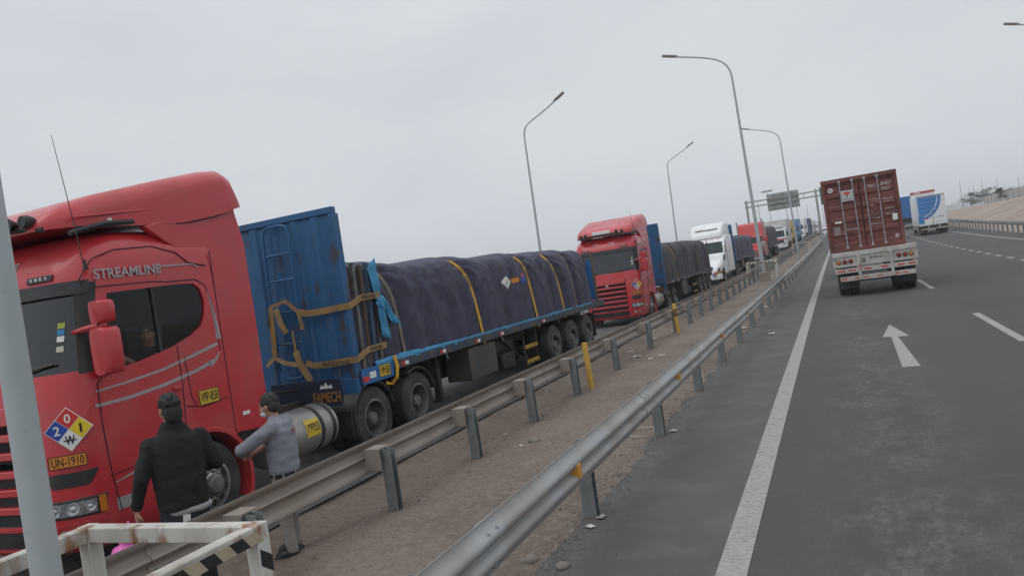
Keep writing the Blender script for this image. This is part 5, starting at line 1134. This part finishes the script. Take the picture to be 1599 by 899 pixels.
Mpap = mat('crumpled_paper', (.55, .53, .50), .8, var=.12); Mply = mat('dirty_plastic', (.33, .30, .26), .6, var=.2)
for i, (px, py, s, lab, m) in enumerate(((995, 558, .2, 'largest crumpled white paper on the median near the bollard', Mpap), (1016, 561, .14, 'middle of three paper scraps on the median', Mpap), (1034, 556, .13, 'rightmost of three paper scraps on the median', Mpap), (1018, 530, .34, 'flattened pale cardboard by the post of the far guardrail', Mply), (985, 550, .22, 'dirty strip of plastic beside the guardrail post', Mply), (814, 697, .08, 'tiny white scrap left of the rounded stone', Mpap), (789, 679, .06, 'white speck of litter left of the stone and scrap', Mpap), (922, 824, .08, 'white scrap below the near guardrail post', Mpap), (940, 809, .09, 'crumpled tan paper at the foot of the near guardrail post', Mply), (1052, 674, .10, 'white plastic scrap at the edge of the shoulder', Mpap), (1163, 513, .25, 'pale litter beside the shoulder far along the near guardrail', Mpap), (1200, 480, .3, 'small pale litter on the shoulder edge', Mpap), (1205, 522, .2, 'white scrap lying on the asphalt shoulder', Mpap))):
    scrap(px, py, s, lab, m, i*1.7)
loop_c = onz(1003, 676); lp_ = MB(); lp_.tube([loop_c+Vector((.16*math.cos(a), .30*math.sin(a), .02+.01*math.sin(3*a))) for a in [i*.5 for i in range(12)]], .006, 5); tag(lp_.build('plastic_loop', Mpap), 'thin white loop of packing strap lying on the dirt', 'litter')
gv = MB(); ico = [(0, 0, 1), (.9, 0, -.4), (-.45, .78, -.4), (-.45, -.78, -.4)]
for i in range(11000):
    Y = 3.5+34*rs.random()**1.6; la = -2.35-2.75*rs.random() if rs.random() < .5 else -2.45-rs.expovariate(4.5)
    if la < -5.2: continue
    if rs.random() < .12: la = -2.42+rs.expovariate(9)
    s = rs.uniform(.005, .017)*(2.4 if rs.random() < .06 else 1); p = wp(la, Y, s*.2+.006); a = rs.uniform(0, 6.28)
    gv.add([p+Vector((math.cos(a)*x*s-math.sin(a)*y*s, math.sin(a)*x*s+math.cos(a)*y*s, z*s*rs.uniform(.5, 1))) for x, y, z in ico], [(0, 1, 2), (0, 2, 3), (0, 3, 1)])
tag(gv.build('gravel', mat('gravel_mix', (.19, .165, .145), .95, var=.45, vs=25, world_co=True), smooth=0), 'loose gravel and grit scattered over the median', 'gravel', kind='stuff')
#==MORE3==
# ================================================================== people
def caps(mb, p0, p1, r0, r1, n=14):
    p0, p1 = Vector(p0), Vector(p1); ax = (p1-p0); L = ax.length; prof = [(0, -r0)]
    prof += [(r0*math.sin(R(a)), -r0*math.cos(R(a))) for a in (25, 50, 75, 90)]+[(r1*math.sin(R(a)), L-r1*math.cos(R(a))) for a in (90, 105, 130, 155)]+[(0, L+r1)]
    mb.lathe(prof, p0, ax if L > 1e-5 else (0, 0, 1), n)
def chain(mb, pts, rs):
    for i in range(len(pts)-1): caps(mb, pts[i], pts[i+1], rs[i], rs[i+1])
def ellip(mb, c, rx, ry, rz, M=None, n=18):
    prof = [(math.sin(R(a)), -math.cos(R(a))) for a in range(0, 181, 15)]; prof[0] = (0, -1); prof[-1] = (0, 1)
    t = MB().lathe(prof, (0, 0, 0), ZD, n); c = Vector(c)
    mb.add([c+((M @ Vector((v[0]*rx, v[1]*ry, v[2]*rz))) if M else Vector((v[0]*rx, v[1]*ry, v[2]*rz))) for v in t.v], t.f)
def torso(mb, secs, n=24):
    mb.loft([[(x+hx*math.copysign(abs(math.cos(a))**.8, math.cos(a)), y+hy*math.copysign(abs(math.sin(a))**.9, math.sin(a)), z) for a in [i*2*math.pi/n for i in range(n)]] for z, x, y, hx, hy in secs])
def fuse(mb, name, m, parent, voxel, wr=0, seed=0, sm=4):
    o = mb.build(name, m, parent, smooth=0)
    md = o.modifiers.new('r', 'REMESH'); md.mode = 'VOXEL'; md.voxel_size = voxel; s_ = o.modifiers.new('s', 'SMOOTH'); s_.iterations = sm; s_.factor = .5
    dg = bpy.context.evaluated_depsgraph_get(); me = bpy.data.meshes.new_from_object(o.evaluated_get(dg)); o.modifiers.clear(); o.data = me
    if wr:
        nn = [v.normal.copy() for v in me.vertices]
        for v, k in zip(me.vertices, nn):
            c = v.co; d = noise.noise(Vector((c.x*9+c.z*5, c.y*9, c.z*15+seed)))+.5*abs(noise.noise(Vector((c.x*20, c.y*20-c.z*12, c.z*26+seed)))); v.co = c+k*d*wr
    me.materials.clear(); me.materials.append(m); me.shade_smooth(); me.name = name
    return o
def hand(mb, wrist, d, palm_n, s=1.0, curl=.5):
    d = Vector(d).normalized(); pn = Vector(palm_n); pn = (pn-d*pn.dot(d)).normalized(); side = d.cross(pn)
    w = Vector(wrist); c = w+d*.05*s
    for k in (-.028, 0, .028): caps(mb, w+side*k*.7*s, w+d*.09*s+side*k*s, .019*s, .016*s, 10)
    for i, (k, L) in enumerate(((-.033, .062), (-.011, .076), (.011, .080), (.032, .070))):
        b = w+d*.095*s+side*k*s; m1 = b+(d*(1-curl*.5)+pn*curl*.6).normalized()*L*.5*s; e = m1+(d*(1-curl*1.2)+pn*curl*1.3).normalized()*L*.5*s
        caps(mb, b, m1, .0095*s, .009*s, 8); caps(mb, m1, e, .009*s, .0075*s, 8)
    tb = w+d*.03*s+side*.035*s; t1 = tb+(d*.6+side*.8+pn*.3).normalized()*.04*s; caps(mb, tb, t1, .014*s, .011*s, 8); caps(mb, t1, t1+(d*.85+pn*.4).normalized()*.032*s, .011*s, .008*s, 8)
def head(mb, c, yaw=0, tilt=0, s=1.0):
    """c = centre of the skull; local y forward. returns transform"""
    M = Matrix.Rotation(yaw, 3, 'Z') @ Matrix.Rotation(tilt, 3, 'X'); c = Vector(c)
    def P(x, y, z): return c+M @ (Vector((x, y, z))*s)
    ellip(mb, P(0, -.012, .03), .076*s, .096*s, .088*s, M); ellip(mb, P(0, .018, -.03), .066*s, .078*s, .088*s, M); ellip(mb, P(0, .05, -.085), .036*s, .036*s, .03*s, M)
    caps(mb, P(0, .094, .012), P(0, .112, -.026), .009*s, .014*s, 8)
    for k in (-1, 1):
        ellip(mb, P(k*.078, -.01, -.008), .010*s, .020*s, .032*s, M); ellip(mb, P(k*.042, .066, -.028), .024*s, .022*s, .022*s, M); caps(mb, P(k*.012, .088, .032), P(k*.05, .074, .034), .010*s, .008*s, 8)
    caps(mb, P(-.02, .084, -.058), P(.02, .084, -.058), .009*s, .009*s, 8)
    return P, M
def face_parts(P, s, body, mask=None):
    for k in (-1, 1):
        e = MB(); ellip(e, P(k*.031, .078, .014), .011*s, .009*s, .007*s, None, 12); eo = e.build('eye', mat('eye_white', (.6, .58, .55), .3), body)
        i = MB(); ellip(i, P(k*.031, .0865, .014), .005*s, .003*s, .006*s, None, 10); i.build('iris', mat('iris', (.02, .012, .008), .2), eo)
        MB().tube([P(k*.014, .098, .036), P(k*.034, .094, .042), P(k*.054, .080, .036)], .0045*s, 6).build('eyebrow', mat('brow', (.012, .01, .009), .8), body)
    if not mask: MB().tube([P(-.024, .086, -.060), P(0, .094, -.059), P(.024, .086, -.060)], .0035*s, 6).build('mouth', mat('lips', (.20, .07, .06), .6), body)
M_skin = mat('skin', (.36, .19, .125), .55, var=.08, vs=12); M_hair = mat('black_hair', (.012, .011, .011), .6, var=.3, vs=40, bump=.5, bs=90)
def hair(P, M, s, body, m=M_hair, long=0):
    mb = MB(); ellip(mb, P(0, -.022, .045), .084*s, .100*s, .086*s, M); ellip(mb, P(0, -.055, -.005-long), .078*s, .062*s, (.080+long)*s, M)
    for k in (-1, 1): caps(mb, P(k*.074, -.005, .03), P(k*.073, .0, -.02), .014*s, .008*s, 8)
    for i in range(50):
        a, b = random.uniform(-2.6, 2.6), random.uniform(-.2, 1.4); d = Vector((math.sin(a)*math.cos(b), -math.cos(a)*math.cos(b)*1.05, math.sin(b))); q = Vector((d.x*.082, d.y*.10-.022, d.z*.088+.045))
        caps(mb, P(*q), P(*(q+Vector((d.x*.01, d.y*.01, d.z*.008)))), .012*s, .004*s, 6)
    return fuse(mb, 'hair', m, body, .006, .002, 5, 2)
def person(label, loc, f, z0): 
    r = empty('person', label, 'person', (loc[0], loc[1], z0), (0, 0, math.atan2(-f[0], f[1]))); return r
def legs(root, hips, knees, ankles, m, top, shoe=M_black, hx=.17, hy=.12, wr=.006, k=1.0):
    t = MB(); torso(t, [(top-.22*k, 0, 0, hx*.9, hy*1.05), (top-.12*k, 0, 0, hx, hy*1.1), (top, 0, 0, hx*.95, hy)])
    for i in (0, 1): chain(t, [hips[i], knees[i], ankles[i]], [.098*k, .074*k, .062*k])
    tr = fuse(t, 'trousers', m, root, .013, wr, 3)
    for i in (0, 1):
        a = Vector(ankles[i]); s = MB(); ellip(s, (a.x, a.y+.06, .04), .047, .135, .045); caps(s, (a.x, a.y, .06), (a.x, a.y, .11), .05, .052); s.box(a.x-.045, a.x+.045, a.y-.07, a.y+.19, 0, .03); fuse(s, 'shoe', shoe, root, .01, 0)
    return tr
# ---- man in black with his back to us, by the nearest cab
k = 1.07
pb = person('big man in a black sweater, seen from behind beside the nearest cab', (-5.58, 4.95), (-.84, .54), -.14)
b = MB(); P, M = head(b, (0, .02, 1.765), R(12), R(-6), 1.08); caps(b, (0, 0, 1.52), (0, .01, 1.70), .066, .060)
hand(b, (-.375, .06, .95), (.02, .10, -1), (1, .1, 0), 1.1, .35); hand(b, (.20, .34, 1.16), (-.5, .8, .1), (0, 0, -1), 1.1, .5); caps(b, (-.37, .05, 1.02), (-.375, .06, .95), .036, .032); caps(b, (.27, .24, 1.15), (.20, .34, 1.16), .036, .032)
torso(b, [(.98, 0, 0, .15, .11), (1.25, 0, 0, .15, .11), (1.5, 0, 0, .15, .09)])
bo = fuse(b, 'body', M_skin, pb, .008); face_parts(P, 1.08, bo); hair(P, M, 1.08, bo, long=.03)
Msw = mat('black_knit', (.011, .011, .011), .9, var=.3, vs=8, bump=.3, bs=140)
sw = MB(); torso(sw, [(.885, 0, 0, .20, .155), (.92, 0, 0, .215, .165), (1.05, 0, 0, .215, .17), (1.25, 0, 0, .235, .165), (1.42, 0, -.005, .235, .145), (1.51, 0, -.01, .205, .115), (1.57, 0, 0, .13, .09), (1.66, 0, .005, .085, .083)])
chain(sw, [(-.205, -.01, 1.475), (-.315, -.05, 1.225), (-.37, .045, .99)], [.080, .066, .05]); chain(sw, [(.205, -.01, 1.475), (.325, -.02, 1.22), (.25, .26, 1.15)], [.080, .068, .05])
fuse(sw, 'sweater', Msw, pb, .012, .010, 1)
hm = MB(); torso(hm, [(.845, .03, -.01, .195, .15), (.885, .03, -.01, .205, .158), (.90, .0, 0, .20, .15)]); fuse(hm, 'shirt_hem', mat('grey_shirt', (.30, .30, .31), .85, var=.1), pb, .012, .006, 8)
legs(pb, [(-.105, 0, .88), (.105, 0, .88)], [(-.13, .03, .50), (.12, .03, .50)], [(-.15, 0, .09), (.13, .02, .09)], mat('dark_jeans', (.018, .019, .026), .85, var=.2, vs=9), .96, hx=.19, hy=.14, k=1.05)
MB().box(-.135, -.075, -.165, -.155, .70, .84).build('pocket_paper', M_wprint, pb, rot=(0, R(6), 0))
# ---- man in grey shirt and mask
pg = person('man in a grey shirt and white face mask leaning towards the nearest cab', (-5.43, 6.12), (-.93, -.30), -.14)
b = MB(); P, M = head(b, (0, .07, 1.545), R(-8), R(-10), 1.0); caps(b, (0, .01, 1.36), (0, .05, 1.49), .056, .052)
hand(b, (-.04, .36, 1.10), (1, .1, .1), (0, -1, -.2), 1.0, .5); caps(b, (-.22, .33, 1.14), (-.04, .36, 1.10), .038, .03); hand(b, (.05, .38, 1.05), (-1, .1, .1), (0, -1, .2), 1.0, .5); caps(b, (.23, .26, 1.12), (.05, .38, 1.05), .038, .03)
torso(b, [(.86, 0, 0, .14, .1), (1.1, 0, 0, .14, .1), (1.36, 0, 0, .13, .08)])
bo = fuse(b, 'body', M_skin, pg, .008); face_parts(P, 1.0, bo, True); hair(P, M, 1.0, bo, mat('greying_hair', (.028, .027, .028), .7, var=.4, vs=50, bump=.5, bs=90))
mk = MB(); ellip(mk, P(0, .046, -.058), .064, .066, .05, M); fuse(mk, 'face_mask', mat('mask_white', (.62, .66, .68), .85, var=.05), bo, .006, .001)
for q in (-1, 1): MB().tube([P(q*.055, .07, -.045), P(q*.080, .0, .01)], .003, 5).build('mask_loop', M_wprint, bo)
Msh = mat('grey_blue_shirt', (.215, .225, .265), .85, var=.08, vs=6, bump=.15, bs=60)
sh = MB(); torso(sh, [(.84, 0, 0, .165, .125), (.87, 0, 0, .18, .142), (.98, 0, 0, .182, .145), (1.15, 0, -.005, .19, .14), (1.28, 0, -.005, .20, .13), (1.36, 0, 0, .18, .105), (1.41, 0, .01, .10, .08), (1.44, 0, .015, .068, .066)])
chain(sh, [(-.185, 0, 1.335), (-.26, .30, 1.17), (-.20, .335, 1.14)], [.080, .066, .056]); chain(sh, [(.185, 0, 1.335), (.245, .16, 1.17), (.22, .28, 1.16)], [.078, .066, .056])
so = fuse(sh, 'shirt', Msh, pg, .011, .010, 4)
text('shirt_logo', 'FC', mat('red_print', (.40, .10, .08), .7), so, (.05, -.152, 1.24), (-1, 0, 0), ZD, .10, .05, .02)
bl_ = MB(); torso(bl_, [(.825, 0, 0, .176, .138), (.865, 0, 0, .178, .140)]); bl_.build('belt', M_ink, pg)
for a in (20, 70, 110, 160, 200, 250, 290, 340): MB().box(-.008, .008, -.004, .004, .815, .875).build('belt_loop', mat('beige_trousers', (.30, .28, .25), .9, var=.08), pg, (.178*math.cos(R(a))*1.01, .14*math.sin(R(a))*1.02, 0), (0, 0, R(a+90)))
legs(pg, [(-.09, 0, .76), (.09, 0, .76)], [(-.10, .03, .45), (.10, .05, .45)], [(-.11, -.01, .09), (.12, .05, .09)], mat('beige_trousers', (.30, .28, .25), .9, var=.08), .84, hx=.17, hy=.128, k=.95)
# ---- driver looking out of the side window
pd = person('dark-haired driver in black looking out of the nearest cab window', (-7.24, 6.26), (0, -1), 1.49)
b = MB(); P, M = head(b, (-.04, .02, .84), R(38), R(-10), .98); caps(b, (0, -.02, .60), (-.02, .0, .76), .056, .052)
hand(b, (-.12, .52, .66), (-.2, .6, .6), (.3, 1, -.3), 1, .8); caps(b, (-.22, .34, .50), (-.12, .52, .66), .036, .03); hand(b, (.15, .5, .62), (.2, .7, .5), (0, 1, -.3), 1, .8); caps(b, (.22, .3, .48), (.15, .5, .62), .036, .03)
torso(b, [(.12, 0, 0, .14, .1), (.4, 0, 0, .14, .1), (.62, 0, 0, .13, .08)])
bo = fuse(b, 'body', M_skin, pd, .008); face_parts(P, .98, bo); hair(P, M, .98, bo)
j = MB(); torso(j, [(.1, 0, 0, .18, .15), (.3, 0, 0, .19, .145), (.5, 0, 0, .21, .13), (.6, 0, -.01, .19, .11), (.655, 0, 0, .11, .085), (.69, 0, 0, .07, .07)]); chain(j, [(-.18, 0, .575), (-.22, .14, .36), (-.18, .37, .52)], [.078, .068, .05]); chain(j, [(.20, 0, .575), (.27, .12, .34), (.21, .33, .5)], [.078, .068, .05])
fuse(j, 'jacket', mat('black_jacket', (.014, .014, .016), .8, var=.2), pd, .012, .006, 2)
t = MB(); torso(t, [(0, 0, 0, .17, .14), (.12, 0, 0, .18, .15), (.2, 0, 0, .17, .13)]); chain(t, [(-.1, .05, .08), (-.13, .45, .10), (-.13, .5, -.25)], [.09, .07, .06]); chain(t, [(.1, .05, .08), (.13, .45, .10), (.13, .5, -.25)], [.09, .07, .06]); fuse(t, 'trousers', mat('dark_jeans', (.018, .019, .026), .85), pd, .014)
# ---- pink bag hanging from the man's left hand
pk = MB(); ellip(pk, (0, 0, -.16), .15, .12, .17); caps(pk, (0, 0, -.02), (0, .08, .17), .045, .014); o = fuse(pk, 'plastic_bag', mat('pink_plastic', (.62, .10, .38), .45, var=.1), None, .012, .022, 4); o.location = (-5.87, 4.52, .56); tag(o, 'pink plastic bag showing behind the rusty white frame', 'bag')
#==HAZE==
hz = MB().box(-950, 950, -60, 3050, -3, 16.5).build('haze', None, smooth=0); tag(hz, 'thin grey coastal haze over the road', 'haze', kind='stuff')
hm_ = bpy.data.materials.new('haze'); hm_.use_nodes = True; hn = hm_.node_tree.nodes; hn.clear(); ho = hn.new('ShaderNodeOutputMaterial'); hv = hn.new('ShaderNodeVolumePrincipled')
hv.inputs['Color'].default_value = (.86, .90, .94, 1); hv.inputs['Density'].default_value = .0008; hv.inputs['Anisotropy'].default_value = .2; hm_.node_tree.links.new(hv.outputs[0], ho.inputs['Volume']); hz.data.materials.append(hm_)
